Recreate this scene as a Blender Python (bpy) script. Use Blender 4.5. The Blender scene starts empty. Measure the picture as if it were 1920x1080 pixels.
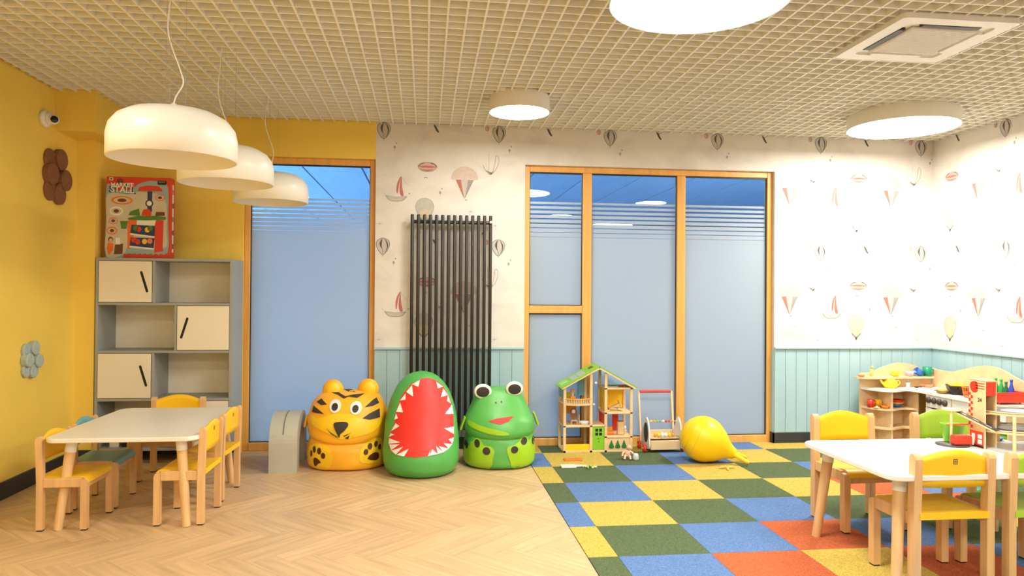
import bpy, bmesh, math, random
from mathutils import Vector, Matrix
from mathutils.geometry import delaunay_2d_cdt
random.seed(7)
PI = math.pi
C = bpy.context.scene.collection
scene = bpy.context.scene

# ---------------------------------------------------------------- camera
FPX = 1378.4
PITCH, YAW, ROLL = 0.00884, -0.11704, 0.00735
CAM = Vector((-1.0067, -6.5062, 1.3620))
def cam_axes():
    cy, sy, cp, sp, cr, sr = math.cos(YAW), math.sin(YAW), math.cos(PITCH), math.sin(PITCH), math.cos(ROLL), math.sin(ROLL)
    f = Vector((-sy*cp, cy*cp, sp)); r = Vector((cy, sy, 0)); u = r.cross(f)
    return r*cr + u*sr, -r*sr + u*cr, f
_r, _u, _f = cam_axes()
cam_d = bpy.data.cameras.new('camera'); cam_o = bpy.data.objects.new('camera', cam_d); C.objects.link(cam_o)
cam_o.matrix_world = Matrix(((_r.x, _u.x, -_f.x, CAM.x), (_r.y, _u.y, -_f.y, CAM.y), (_r.z, _u.z, -_f.z, CAM.z), (0, 0, 0, 1)))
cam_d.sensor_width = 36; cam_d.lens = 36*FPX/1920; cam_d.clip_start = 0.05; cam_d.clip_end = 200
scene.camera = cam_o

# ---------------------------------------------------------------- world, light levels, exposure
w = bpy.data.worlds.new('world'); scene.world = w; w.use_nodes = True
bg = w.node_tree.nodes['Background']; bg.inputs[0].default_value = (0.17, 0.46, 0.95, 1); bg.inputs[1].default_value = 3.7
LAMP = 21.0            # strength of the ceiling lamps' diffusers
LAMP_COL = (1.0, 0.97, 0.89)
scene.view_settings.view_transform = 'Standard'; scene.view_settings.look = 'None'
scene.view_settings.exposure = 1.42; scene.view_settings.gamma = 1.0; scene.view_settings.use_curve_mapping = False

# ---------------------------------------------------------------- materials
def lin(c):
    return tuple(((v/12.92) if v <= 0.04045 else ((v+0.055)/1.055)**2.4) for v in c)
def rgb(r, g, b): return lin((r/255, g/255, b/255))
MATS = {}
def nodes_of(m):
    m.use_nodes = True; nt = m.node_tree; return nt, nt.nodes, nt.links, nt.nodes['Principled BSDF']
def mat(name, col, rough=0.5, var=0.06, scale=8.0, stretch=(1, 1, 1), bump=0.0, bscale=None, metal=0.0, spec=0.5, coat=0.0, rnd=0.0, detail=3.0):
    """procedural surface: base colour with noise variation and fine relief"""
    if name in MATS: return MATS[name]
    m = bpy.data.materials.new(name); nt, N, L, P = nodes_of(m)
    P.inputs['Roughness'].default_value = rough; P.inputs['Metallic'].default_value = metal
    P.inputs['Specular IOR Level'].default_value = spec; P.inputs['Coat Weight'].default_value = coat
    tc = N.new('ShaderNodeTexCoord'); mp = N.new('ShaderNodeMapping'); mp.inputs['Scale'].default_value = stretch
    L.new(tc.outputs['Object'], mp.inputs['Vector'])
    vec = mp.outputs['Vector']
    if rnd > 0:
        oi = N.new('ShaderNodeObjectInfo'); ad = N.new('ShaderNodeVectorMath'); ad.operation = 'ADD'
        sc = N.new('ShaderNodeMath'); sc.operation = 'MULTIPLY'; sc.inputs[1].default_value = 37.0
        L.new(oi.outputs['Random'], sc.inputs[0]); L.new(vec, ad.inputs[0]); L.new(sc.outputs[0], ad.inputs[1]); vec = ad.outputs[0]
    nz = N.new('ShaderNodeTexNoise'); nz.inputs['Scale'].default_value = scale; nz.inputs['Detail'].default_value = detail
    L.new(vec, nz.inputs['Vector'])
    cr = N.new('ShaderNodeValToRGB')
    d = tuple(max(0, c*(1-var*2)) for c in col); b = tuple(min(1, c*(1+var*1.2)) for c in col)
    cr.color_ramp.elements[0].position = 0.3; cr.color_ramp.elements[1].position = 0.7
    cr.color_ramp.elements[0].color = (*d, 1); cr.color_ramp.elements[1].color = (*b, 1)
    L.new(nz.outputs['Fac'], cr.inputs['Fac'])
    out = cr.outputs['Color']
    if rnd > 0:
        hs = N.new('ShaderNodeHueSaturation'); mr = N.new('ShaderNodeMapRange')
        mr.inputs['To Min'].default_value = 1-rnd; mr.inputs['To Max'].default_value = 1+rnd
        L.new(oi.outputs['Random'], mr.inputs['Value']); L.new(mr.outputs[0], hs.inputs['Value']); L.new(out, hs.inputs['Color']); out = hs.outputs['Color']
    L.new(out, P.inputs['Base Color'])
    if bump > 0:
        n2 = N.new('ShaderNodeTexNoise'); n2.inputs['Scale'].default_value = bscale or scale*6; n2.inputs['Detail'].default_value = 2
        bp = N.new('ShaderNodeBump'); bp.inputs['Strength'].default_value = bump; bp.inputs['Distance'].default_value = 0.004
        L.new(vec, n2.inputs['Vector']); L.new(n2.outputs['Fac'], bp.inputs['Height']); L.new(bp.outputs[0], P.inputs['Normal'])
    MATS[name] = m; return m
def plastic(name, col, rough=0.35, **k): return mat(name, col, rough, var=0.02, scale=3, **k)
def emit(name, col, s):
    if name in MATS: return MATS[name]
    m = bpy.data.materials.new(name); nt, N, L, P = nodes_of(m)
    P.inputs['Base Color'].default_value = (.9, .9, .9, 1); P.inputs['Emission Color'].default_value = (*col, 1); P.inputs['Emission Strength'].default_value = s
    MATS[name] = m; return m

M = {}
M['yellow_wall'] = mat('yellow_wall', rgb(249, 214, 92), 0.75, var=0.03, scale=1.5, bump=0.06, bscale=160)
M['beech'] = mat('beech', rgb(230, 190, 134), 0.42, var=0.07, scale=5, stretch=(6, 6, 0.7), rnd=0.06)
M['beech_y'] = mat('beech_y', rgb(228, 186, 130), 0.45, var=0.06, scale=5, stretch=(0.8, 6, 6), rnd=0.04)
M['plywood'] = mat('plywood', rgb(236, 204, 156), 0.45, var=0.05, scale=4, stretch=(1, 4, 4))
M['pine'] = mat('pine', rgb(230, 170, 88), 0.38, var=0.06, scale=4, stretch=(6, 6, 0.5), rnd=0.03)
M['table_top'] = mat('table_top', rgb(238, 234, 224), 0.3, var=0.015, scale=3)
M['white'] = plastic('white', rgb(240, 238, 232), 0.4)
M['lamp_white'] = mat('lamp_white', rgb(242, 238, 226), 0.35, var=0.01, scale=2)
M['slat'] = mat('slat', rgb(242, 240, 226), 0.5, var=0.02, scale=1, rnd=0.02)
M['plenum'] = mat('plenum', rgb(206, 203, 190), 0.9, var=0.08, scale=2)
M['base_dark'] = mat('base_dark', rgb(52, 54, 58), 0.5, var=0.05, scale=6)
M['wains'] = mat('wains', rgb(166, 198, 206), 0.5, var=0.02, scale=2, stretch=(4, 4, .4), rnd=0.015)
M['black'] = plastic('black', rgb(22, 22, 24), 0.45)
M['rubber'] = plastic('rubber', rgb(30, 26, 26), 0.8)
M['radiator'] = mat('radiator', rgb(54, 50, 46), 0.38, var=0.03, scale=9)
M['cab_grey'] = mat('cab_grey', rgb(160, 163, 158), 0.5, var=0.03, scale=3)
M['cab_cream'] = mat('cab_cream', rgb(240, 230, 206), 0.5, var=0.02, scale=2)
M['yel'] = mat('yel', rgb(250, 200, 30), 0.4, var=0.03, scale=4, rnd=0.02)
M['lime'] = mat('lime', rgb(172, 206, 60), 0.4, var=0.03, scale=4)
M['teal'] = mat('teal', rgb(110, 176, 188), 0.4, var=0.03, scale=4)
M['plank'] = mat('plank', rgb(208, 174, 130), 0.42, var=0.10, scale=2.2, stretch=(1.2, 14, 1), rnd=0.07, bump=0.05, bscale=30, detail=6)
M['subfloor'] = mat('subfloor', rgb(120, 86, 52), 0.8)
def carpet_mat(name, c): return mat(name, c, 0.95, var=0.16, scale=140, bump=0.6, bscale=300, spec=0.1, detail=2)
M['tY'] = carpet_mat('tY', rgb(198, 172, 84)); M['tG'] = carpet_mat('tG', rgb(90, 104, 74))
M['tB'] = carpet_mat('tB', rgb(96, 126, 174)); M['tO'] = carpet_mat('tO', rgb(190, 100, 64))

def wallpaper():
    m = bpy.data.materials.new('wallpaper'); nt, N, L, P = nodes_of(m)
    P.inputs['Roughness'].default_value = 0.8
    tc = N.new('ShaderNodeTexCoord'); mp = N.new('ShaderNodeMapping'); mp.inputs['Scale'].default_value = (1, 1, 1.7)
    L.new(tc.outputs['Object'], mp.inputs[0])
    nz = N.new('ShaderNodeTexNoise'); nz.inputs['Scale'].default_value = 2.6; nz.inputs['Detail'].default_value = 5; nz.inputs['Distortion'].default_value = 0.8
    L.new(mp.outputs[0], nz.inputs['Vector'])
    cr = N.new('ShaderNodeValToRGB'); e = cr.color_ramp.elements
    e[0].position = 0.36; e[0].color = (*rgb(218, 211, 204), 1); e[1].position = 0.56; e[1].color = (*rgb(228, 223, 214), 1)
    L.new(nz.outputs['Fac'], cr.inputs[0]); L.new(cr.outputs[0], P.inputs['Base Color'])
    n2 = N.new('ShaderNodeTexNoise'); n2.inputs['Scale'].default_value = 220
    bp = N.new('ShaderNodeBump'); bp.inputs['Strength'].default_value = 0.05; bp.inputs['Distance'].default_value = 0.003
    L.new(tc.outputs['Object'], n2.inputs[0]); L.new(n2.outputs['Fac'], bp.inputs['Height']); L.new(bp.outputs[0], P.inputs['Normal'])
    return m
M['wallpaper'] = wallpaper()

def film_glass(name, z_clear, z_frost, n):
    """window pane: clear glass above, frosted film below, horizontal clear stripes thinning out between z_clear and z_frost"""
    m = bpy.data.materials.new(name); nt, N, L, P = nodes_of(m); N.remove(P)
    out = N['Material Output']
    tc = N.new('ShaderNodeTexCoord'); sx = N.new('ShaderNodeSeparateXYZ'); L.new(tc.outputs['Object'], sx.inputs[0])
    def math_(op, a, b=None, clamp=False):
        x = N.new('ShaderNodeMath'); x.operation = op; x.use_clamp = clamp
        for i, v in enumerate((a, b)):
            if v is None: continue
            if isinstance(v, (int, float)): x.inputs[i].default_value = v
            else: L.new(v, x.inputs[i])
        return x.outputs[0]
    t = math_('DIVIDE', math_('SUBTRACT', z_clear, sx.outputs['Z']), z_clear - z_frost)   # 0 at the clear edge, 1 at full film
    ph = math_('FRACT', math_('MULTIPLY', t, n))
    duty = math_('MULTIPLY_ADD', t, 0.52); duty.node.inputs[2].default_value = 0.46
    stripe = math_('LESS_THAN', ph, duty)
    above = math_('LESS_THAN', t, 0.0); below = math_('GREATER_THAN', t, 1.0)
    frost = math_('MAXIMUM', math_('MULTIPLY', stripe, math_('SUBTRACT', 1.0, above)), below)
    tr = N.new('ShaderNodeBsdfTransparent'); tr.inputs[0].default_value = (.93, .96, .98, 1)
    gl = N.new('ShaderNodeBsdfGlossy'); gl.inputs['Roughness'].default_value = 0.01
    fr = N.new('ShaderNodeFresnel'); fr.inputs[0].default_value = 1.6
    cl = N.new('ShaderNodeMixShader'); L.new(fr.outputs[0], cl.inputs[0]); L.new(tr.outputs[0], cl.inputs[1]); L.new(gl.outputs[0], cl.inputs[2])
    df = N.new('ShaderNodeBsdfDiffuse'); df.inputs[0].default_value = (.55, .57, .57, 1)
    tl = N.new('ShaderNodeBsdfTranslucent'); tl.inputs[0].default_value = (.76, .90, .90, 1)
    mx = N.new('ShaderNodeMixShader'); mx.inputs[0].default_value = 0.5; L.new(df.outputs[0], mx.inputs[1]); L.new(tl.outputs[0], mx.inputs[2])
    g2 = N.new('ShaderNodeBsdfGlossy'); g2.inputs['Roughness'].default_value = 0.25
    m2 = N.new('ShaderNodeMixShader'); m2.inputs[0].default_value = 0.05; L.new(mx.outputs[0], m2.inputs[1]); L.new(g2.outputs[0], m2.inputs[2])
    fin = N.new('ShaderNodeMixShader'); L.new(frost, fin.inputs[0]); L.new(cl.outputs[0], fin.inputs[1]); L.new(m2.outputs[0], fin.inputs[2])
    L.new(fin.outputs[0], out.inputs['Surface']); return m

# ---------------------------------------------------------------- mesh building
class MB:
    def __init__(s): s.v = []; s.f = []; s.mi = []; s.m = 0; s.sm = []
    def add(s, vs, fs, smooth=False):
        o = len(s.v); s.v += [tuple(v) for v in vs]
        for f in fs: s.f.append(tuple(i+o for i in f)); s.mi.append(s.m); s.sm.append(smooth)
        return s
    def box(s, x0, x1, y0, y1, z0, z1, T=None):
        vs = [(x, y, z) for z in (z0, z1) for y in (y0, y1) for x in (x0, x1)]
        if T: vs = [T @ Vector(v) for v in vs]
        return s.add(vs, [(0, 2, 3, 1), (4, 5, 7, 6), (0, 1, 5, 4), (2, 6, 7, 3), (0, 4, 6, 2), (1, 3, 7, 5)])
    def rbox(s, x0, x1, y0, y1, z0, z1, r=0.004, seg=2, T=None):
        bm = bmesh.new(); bmesh.ops.create_cube(bm, size=1)
        for v in bm.verts: v.co = Vector(((x0+x1)/2 + v.co.x*(x1-x0), (y0+y1)/2 + v.co.y*(y1-y0), (z0+z1)/2 + v.co.z*(z1-z0)))
        r = min(r, .49*min(abs(x1-x0), abs(y1-y0), abs(z1-z0)))
        bmesh.ops.bevel(bm, geom=bm.edges[:], offset=r, segments=seg, profile=.5, affect='EDGES')
        return s.bm(bm, T)
    def bm(s, bm, T=None, smooth=False):
        bm.verts.index_update()
        vs = [(T @ v.co) if T else v.co.copy() for v in bm.verts]; fs = [[v.index for v in f.verts] for f in bm.faces]; bm.free()
        return s.add(vs, fs, smooth)
    def tube(s, pts, r, n=10, cap=True, smooth=True):
        pts = [Vector(p) for p in pts]; rr = r if isinstance(r, (list, tuple)) else [r]*len(pts)
        vs = []; k = len(pts); prev = None
        for i, p in enumerate(pts):
            d = (pts[min(i+1, k-1)] - pts[max(i-1, 0)]).normalized()
            if prev is None:
                a = Vector((0, 0, 1)) if abs(d.z) < .9 else Vector((1, 0, 0)); e = d.cross(a).normalized()
            else:
                e = (prev - d*prev.dot(d)).normalized()
            prev = e; g = d.cross(e)
            for j in range(n):
                t = 2*PI*j/n; vs.append(p + (e*math.cos(t) + g*math.sin(t))*rr[i])
        fs = [(i*n+j, i*n+(j+1) % n, (i+1)*n+(j+1) % n, (i+1)*n+j) for i in range(k-1) for j in range(n)]
        s.add(vs, fs, smooth)
        if cap: s.add(vs[:n], [tuple(range(n-1, -1, -1))]); s.add(vs[-n:], [tuple(range(n))])
        return s
    def lathe(s, prof, n=32, T=None, smooth=True, cap=(True, True), sx=1.0, sy=1.0):
        vs = []
        for r, z in prof:
            for j in range(n):
                t = 2*PI*j/n; v = Vector((r*math.cos(t)*sx, r*math.sin(t)*sy, z)); vs.append(T @ v if T else v)
        k = len(prof)
        fs = [(i*n+j, i*n+(j+1) % n, (i+1)*n+(j+1) % n, (i+1)*n+j) for i in range(k-1) for j in range(n)]
        s.add(vs, fs, smooth)
        if cap[0] and prof[0][0] > 1e-6: s.add(vs[:n], [tuple(range(n-1, -1, -1))])
        if cap[1] and prof[-1][0] > 1e-6: s.add(vs[-n:], [tuple(range(n))])
        return s
    def prism(s, poly, d0, d1, axis='y', T=None, smooth=False):
        """extrude a 2D outline; axis y: (x,z) outline, axis z: (x,y), axis x: (y,z)"""
        def P(a, b, d): return {'y': (a, d, b), 'z': (a, b, d), 'x': (d, a, b)}[axis]
        n = len(poly); vs = [Vector(P(a, b, d0)) for a, b in poly] + [Vector(P(a, b, d1)) for a, b in poly]
        if T: vs = [T @ v for v in vs]
        area = sum(poly[i][0]*poly[(i+1) % n][1] - poly[(i+1) % n][0]*poly[i][1] for i in range(n))
        fl = (area > 0) ^ (axis == 'y') ^ (d1 < d0)
        a = tuple(range(n)); b = tuple(range(n, 2*n))
        caps = [a[::-1], b] if fl else [a, b[::-1]]
        side = [((i, (i+1) % n, n+(i+1) % n, n+i) if fl else (n+i, n+(i+1) % n, (i+1) % n, i)) for i in range(n)]
        s.add(vs, caps); s.add(vs, side, smooth); return s
    def ball(s, c, r, seg=16, rings=10, T=None):
        rr = r if isinstance(r, (tuple, list)) else (r, r, r)
        bm = bmesh.new(); bmesh.ops.create_uvsphere(bm, u_segments=seg, v_segments=rings, radius=1)
        for v in bm.verts: v.co = Vector((c[0]+v.co.x*rr[0], c[1]+v.co.y*rr[1], c[2]+v.co.z*rr[2]))
        return s.bm(bm, T, True)
    def mesh(s, name, mats):
        me = bpy.data.meshes.new(name); me.from_pydata(s.v, [], s.f)
        for m in (mats if isinstance(mats, (list, tuple)) else [mats]): me.materials.append(m)
        me.polygons.foreach_set('material_index', s.mi); me.polygons.foreach_set('use_smooth', s.sm); me.update(); return me
    def build(s, name, mats, parent=None, loc=None, rot=None):
        return link(name, s.mesh(name, mats), parent, loc, rot)
def link(name, me, parent=None, loc=None, rot=None):
    o = bpy.data.objects.new(name, me); C.objects.link(o)
    if parent: o.parent = parent
    if loc is not None: o.location = loc
    if rot is not None: o.rotation_euler = rot
    return o
def tag(o, label=None, cat=None, group=None, kind=None):
    if label: o['label'] = label
    if cat: o['category'] = cat
    if group: o['group'] = group
    if kind: o['kind'] = kind
    return o
def thing(name, label, cat, loc=(0, 0, 0), rz=0.0, group=None):
    o = bpy.data.objects.new(name, None); C.objects.link(o); o.location = loc; o.rotation_euler = (0, 0, rz); o.empty_display_size = .1
    return tag(o, label, cat, group)
def struct(name, mb, mats, **k): return tag(mb.build(name, mats, **k), kind='structure')
def copy_tree(root, loc, rz, label=None):
    r = root.copy(); C.objects.link(r); r.location = loc; r.rotation_euler = (0, 0, rz)
    if label: r['label'] = label
    for ch in list(root.children):
        c = ch.copy(); C.objects.link(c); c.parent = r
        for g in list(ch.children):
            d = g.copy(); C.objects.link(d); d.parent = c
    return r
def clip_poly(poly, x0, x1, y0, y1):
    def cut(P, inside, inter):
        out = []
        for i in range(len(P)):
            a, b = P[i-1], P[i]
            ia, ib = inside(a), inside(b)
            if ia != ib: out.append(inter(a, b))
            if ib: out.append(b)
        return out
    def ix(x): return lambda a, b: (x, a[1]+(b[1]-a[1])*(x-a[0])/(b[0]-a[0]))
    def iy(y): return lambda a, b: (a[0]+(b[0]-a[0])*(y-a[1])/(b[1]-a[1]), y)
    for ins, it in ((lambda p: p[0] >= x0, ix(x0)), (lambda p: p[0] <= x1, ix(x1)), (lambda p: p[1] >= y0, iy(y0)), (lambda p: p[1] <= y1, iy(y1))):
        poly = cut(poly, ins, it)
        if len(poly) < 3: return []
    return poly
def smooth_closed(pts, k=4):
    """Catmull-Rom through a closed outline"""
    n = len(pts); out = []
    for i in range(n):
        p0, p1, p2, p3 = (Vector(pts[(i+d) % n]) for d in (-1, 0, 1, 2))
        for j in range(k):
            t = j/k
            out.append(tuple(.5*((2*p1) + (p2-p0)*t + (2*p0-5*p1+4*p2-p3)*t*t + (3*p1-p0-3*p2+p3)*t**3)))
    return out
def smooth_open(pts, k=5):
    n = len(pts); out = []
    for i in range(n-1):
        p0, p1, p2, p3 = Vector(pts[max(i-1, 0)]), Vector(pts[i]), Vector(pts[i+1]), Vector(pts[min(i+2, n-1)])
        for j in range(k):
            t = j/k
            out.append(tuple(.5*((2*p1) + (p2-p0)*t + (2*p0-5*p1+4*p2-p3)*t*t + (3*p1-p0-3*p2+p3)*t**3)))
    out.append(tuple(pts[-1])); return out
def ell(cx, cy, rx, ry, n=20, a0=0.0): return [(cx+rx*math.cos(2*PI*i/n+a0), cy+ry*math.sin(2*PI*i/n+a0)) for i in range(n)]
def rrect(x0, x1, y0, y1, r, k=5):
    out = []
    for cx, cy, a in ((x1-r, y1-r, 0), (x0+r, y1-r, PI/2), (x0+r, y0+r, PI), (x1-r, y0+r, 3*PI/2)):
        out += [(cx+r*math.cos(a+PI/2*i/k), cy+r*math.sin(a+PI/2*i/k)) for i in range(k+1)]
    return out

# ================================================================ THE ROOM
XL, XR, YF, HC, HW = -3.744, 3.803, -10.0, 2.845, 3.15
CX = -0.159                 # left edge of the carpet
# floor with herringbone planks
floor = struct('floor', MB().box(XL-.2, XR+.2, YF-.2, .25, -.12, -.007), M['subfloor'])
WB, NB = .145, 4
LBd = WB*NB
def plank_mesh(poly):
    return MB().prism(poly, -.007, 0, 'z')
g = .0006
full = plank_mesh([(-LBd/2+g, -WB/2+g), (LBd/2-g, -WB/2+g), (LBd/2-g, WB/2-g), (-LBd/2+g, WB/2-g)]).mesh('plank', M['plank'])
rest = MB(); s2 = math.sqrt(.5); X0, Y0 = -.135, -2.565
for k in range(-90, 90):
    for mm in range(-9, 10):
        for vert in (0, 1):
            if vert: p0, p1, q0, q1 = (k+2*NB*mm), (k+2*NB*mm)+1, k+1, k+1+NB
            else: p0, p1, q0, q1 = (k+2*NB*mm), (k+2*NB*mm)+NB, k, k+1
            cp, cq = (p0+p1)/2*WB, (q0+q1)/2*WB
            cx, cy = X0+(cp+cq)*s2, Y0+(cp-cq)*s2
            if cx < XL-.4 or cx > CX+.4 or cy > .5 or cy < YF-.3: continue
            a = -PI/4 if vert else PI/4
            ca, sa = math.cos(a), math.sin(a)
            rect = [(-LBd/2+g, -WB/2+g), (LBd/2-g, -WB/2+g), (LBd/2-g, WB/2-g), (-LBd/2+g, WB/2-g)]
            wp = [(cx+x*ca-y*sa, cy+x*sa+y*ca) for x, y in rect]
            cl = clip_poly(wp, XL, CX-.002, YF, .2)
            if len(cl) < 3: continue
            lp = [((x-cx)*ca+(y-cy)*sa, -(x-cx)*sa+(y-cy)*ca) for x, y in cl]
            if cy > -3.9:
                same = len(cl) == 4 and max(abs(x-u)+abs(y-v) for (x, y), (u, v) in zip(sorted(cl), sorted(wp))) < 1e-6
                me = full if same else plank_mesh(lp).mesh('plank', M['plank'])
                link('plank', me, floor, (cx, cy, 0), (0, 0, a))
            else:
                rest.prism(cl, -.007, 0, 'z')
tag(rest.build('plank', M['plank'], floor), kind='stuff')
# carpet of square tiles
carpet = thing('carpet', 'checkered carpet of yellow, green, blue and orange tiles on the right of the floor', 'carpet')
rows = ['YGYGBYGBY', 'BYGBYGBYG', 'YGBYGBYGO', 'GBYGYOBGB', 'BYGBGYOBY', 'YGBOBGYGB', 'GBOYOBGYO', 'BYGBGYOBG']
for r in range(21):
    y1 = .2368-.5*r; y0 = y1-.5; y1 = min(y1, .118); y0 = max(y0, YF)
    for c in range(9):
        x0 = .5*(c-1); x1 = x0+.5
        if c == 0: x0 = CX
        x1 = min(x1, XR)
        col = rows[r][c] if r < len(rows) else 'YGBO'[(c*3+r*5+(c*r) % 3) % 4]
        if r == 0 and c in (0, 5): # these tiles step round the wall into the window recess
            xs = -.128 if c == 0 else 2.195
            poly = [(x0, y0), (x1, y0), (x1, .118), (xs, .118), (xs, -.001), (x0, -.001)] if c == 0 else [(x0, y0), (x1, y0), (x1, -.001), (xs, -.001), (xs, .118), (x0, .118)]
            MB().prism(poly, -.007, .004, 'z').build('carpet_tile', M['t'+col], carpet); continue
        if r == 0 and c > 5: y1 = -.001
        MB().box(x0+.0008, x1-.0008, y0+.0008, y1-.0008, -.007, .004).build('carpet_tile', M['t'+col], carpet)
# ceiling
ceil = struct('ceiling', MB().box(XL-.2, XR+.2, YF-.2, .2, HW, HW+.1), M['plenum'])
sy = MB().box(-.0055, .0055, YF+.012, -.012, HC, HC+.055).mesh('slat', M['slat'])
x = -3.7
while x < XR-.02:
    link('slat', sy, ceil, (x, 0, 0)); x += .1
sxm = MB().box(XL+.012, XR-.012, -.0055, .0055, HC+.0003, HC+.055).mesh('slat', M['slat'])
y = -.1
while y > YF:
    link('slat', sxm, ceil, (0, y, 0)); y -= .1
# walls
bwall = MB()
bwall.m = 0
bwall.box(XL-.2, -2.56, 0, .2, 0, HW).box(-2.56, -1.447, 0, .2, 2.535, HW)
bwall.m = 1
bwall.box(-1.447, -.13, 0, .2, 0, HW).box(-.13, 2.216, 0, .2, 2.525, HW).box(2.216, XR+.2, 0, .2, 0, HW)
wall_back = struct('wall_back', bwall, [M['yellow_wall'], M['wallpaper']])
wall_left = struct('wall_left', MB().box(XL-.2, XL, YF-.2, 0, 0, HW), M['yellow_wall'])
wall_right = struct('wall_right', MB().box(XR, XR+.2, YF-.2, 0, 0, HW), M['wallpaper'])
wall_front = struct('wall_front', MB().box(XL, XR, YF-.2, YF, 0, HW), M['wallpaper'])
MB().box(XL, -3.60, -.36, 0, 0, 2.56).build('pilaster', M['yellow_wall'], wall_back)
MB().box(XL, -3.46, -.71, 0, 2.555, HW).build('bulkhead', M['yellow_wall'], wall_back)
# wainscot
def board_mesh(wd, z0, z1): return MB().rbox(-wd/2+.0012, wd/2-.0012, -.012, 0, z0, z1, .0025, 1).mesh('wainscot_board', M['wains'])
for a, b in ((-1.447, -.13), (2.216, XR)):
    n = round((b-a)/.106); wd = (b-a)/n; me = board_mesh(wd, .10, .872)
    for i in range(n): link('wainscot_board', me, wall_back, (a+wd*(i+.5), 0, 0))
    MB().rbox(a-.004, b, -.028, 0, .872, .893, .006, 2).build('wainscot_cap', M['wains'], wall_back)
me = board_mesh(.106, .10, .872)
for i in range(46): link('wainscot_board', me, wall_right, (XR, -.014-.106*(i+.5), 0), (0, 0, -PI/2))
MB().rbox(XR-.028, XR, -4.9, 0, .872, .893, .006, 2).build('wainscot_cap', M['wains'], wall_right)
link('wainscot_board', MB().rbox(-.045, .045, -.010, 0, .10, .872, .002, 1).mesh('wainscot_board', M['wains']), wall_back, (2.216, .05, 0), (0, 0, -PI/2))
# baseboards
struct('baseboard_left', MB().rbox(XL, XL+.016, YF, -.36, 0, .115, .003, 1).rbox(XL, -3.586, -.376, -.36, 0, .115, .003, 1), M['base_dark'])
struct('baseboard_back', MB().rbox(-3.60, -2.56, -.014, 0, 0, .115, .003, 1).rbox(-1.447, -.13, -.018, 0, 0, .10, .003, 1).rbox(2.198, XR, -.018, 0, 0, .10, .003, 1).rbox(2.198, 2.216, -.018, .1, 0, .10, .003, 1), M['base_dark'])
struct('baseboard_right', MB().rbox(XR-.018, XR, YF, 0, 0, .10, .003, 1), M['base_dark'])

# windows
def window(name, x0, x1, z1, panes, mull, trans, yf=.045, yb=.115, zc=2.2, zf=1.86, nst=9):
    root = bpy.data.objects.new(name, None); C.objects.link(root); root['kind'] = 'structure'
    fw = .05
    def fr(nm, *a):
        p = MB().rbox(*a, .006, 2).build(nm, M['pine'], root); return p
    fr('frame_jamb', x0, x0+fw, yf, yb, 0, z1); fr('frame_jamb', x1-fw, x1, yf, yb, 0, z1)
    fr('frame_head', x0+fw, x1-fw, yf, yb, z1-.055, z1); fr('frame_sill', x0+fw, x1-fw, yf-.005, yb, 0, .07)
    for a, b in mull: fr('mullion', a, b, yf-.004, yb, .07, z1-.055)
    for a, b, za, zb in trans: fr('transom', a, b, yf-.002, yb, za, zb)
    glass = film_glass(name+'_glass', zc, zf, nst)
    for a, b, za, zb in panes:
        MB().box(a-.005, b+.005, .078, .084, za-.005, zb+.005).build('pane', glass, root)
        gk = MB()
        for q in ((a, b, zb-.012, zb), (a, b, za, za+.006), (a, a+.005, za, zb), (b-.005, b, za, zb)):
            gk.box(q[0], q[1], .062, .077, q[2], q[3])
        gk.build('gasket', M['black'], root)
    return root
window('window_1', -2.56, -1.447, 2.535, [(-2.51, -1.497, .07, 2.48)], [], [], zc=2.19, zf=1.87, nst=9)
window('window_2', -.13, 2.216, 2.525, [(-.08, .405, .07, 1.195), (-.08, .405, 1.265, 2.47), (.49, 1.292, .07, 2.47), (1.372, 2.166, .07, 2.47)],
       [(.405, .49), (1.292, 1.372)], [(-.08, .405, 1.195, 1.265)], zc=2.205, zf=1.845, nst=9)
# the hall behind the windows, lit by daylight from its open sides
M['hall_ceil'] = mat('hall_ceil', rgb(196, 204, 212), 0.8, var=0.03, scale=2, stretch=(3, .4, 1))
M['hall_wall'] = mat('hall_wall', rgb(190, 196, 200), 0.8, var=0.03, scale=2)
struct('floor_hall', MB().box(-7.4, 9, .2, 14, -.1, -.01), M['hall_wall'])
hc = struct('ceiling_hall', MB().box(-7.4, 9, .2, 14, 3.33, 3.43), M['base_dark'])
for i in range(18):
    for j in range(5):
        MB().box(-7.4+.9*i+.015, -6.5+.9*i-.015, .2+2.6*j+.012, 2.8+2.6*j-.012, 3.30, 3.325).build('ceiling_panel', M['hall_ceil'], hc)
struct('wall_hall', MB().box(-7.4, 9, 14, 14.1, 0, 3.4), M['hall_wall'])
struct('wall_hall_side', MB().box(9, 9.1, .2, 14, 0, 3.4), M['hall_wall'])

# ================================================================ CEILING LAMPS
M['diffuser'] = emit('diffuser', LAMP_COL, LAMP)
def ceiling_lamp(x, y, d, label, zb=2.73):
    t = thing('ceiling_lamp', label, 'ceiling lamp', (x, y, zb), 0, 'round drum ceiling lamps')
    R = d/2
    MB().lathe([(R, 0), (R, .004), (R, .12), (R-.006, .14), (0.02, .145), (.0, .145)], 48, cap=(False, False)).lathe([(R-.006, .002), (R, 0)], 48, cap=(False, False)).build('drum', M['lamp_white'], t)
    MB().lathe([(0.0001, .003), (R*.6, .003), (R-.006, .003)], 48, cap=(False, False)).build('diffuser', M['diffuser'], t)
    return t
ceiling_lamp(.25, -3.21, .83, 'largest round ceiling lamp at the top edge of the photo')
ceiling_lamp(-.315, -1.02, .455, 'small round ceiling lamp above the black radiator')
ceiling_lamp(2.82, -.97, .83, 'round ceiling lamp near the right corner wallpaper')
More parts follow.
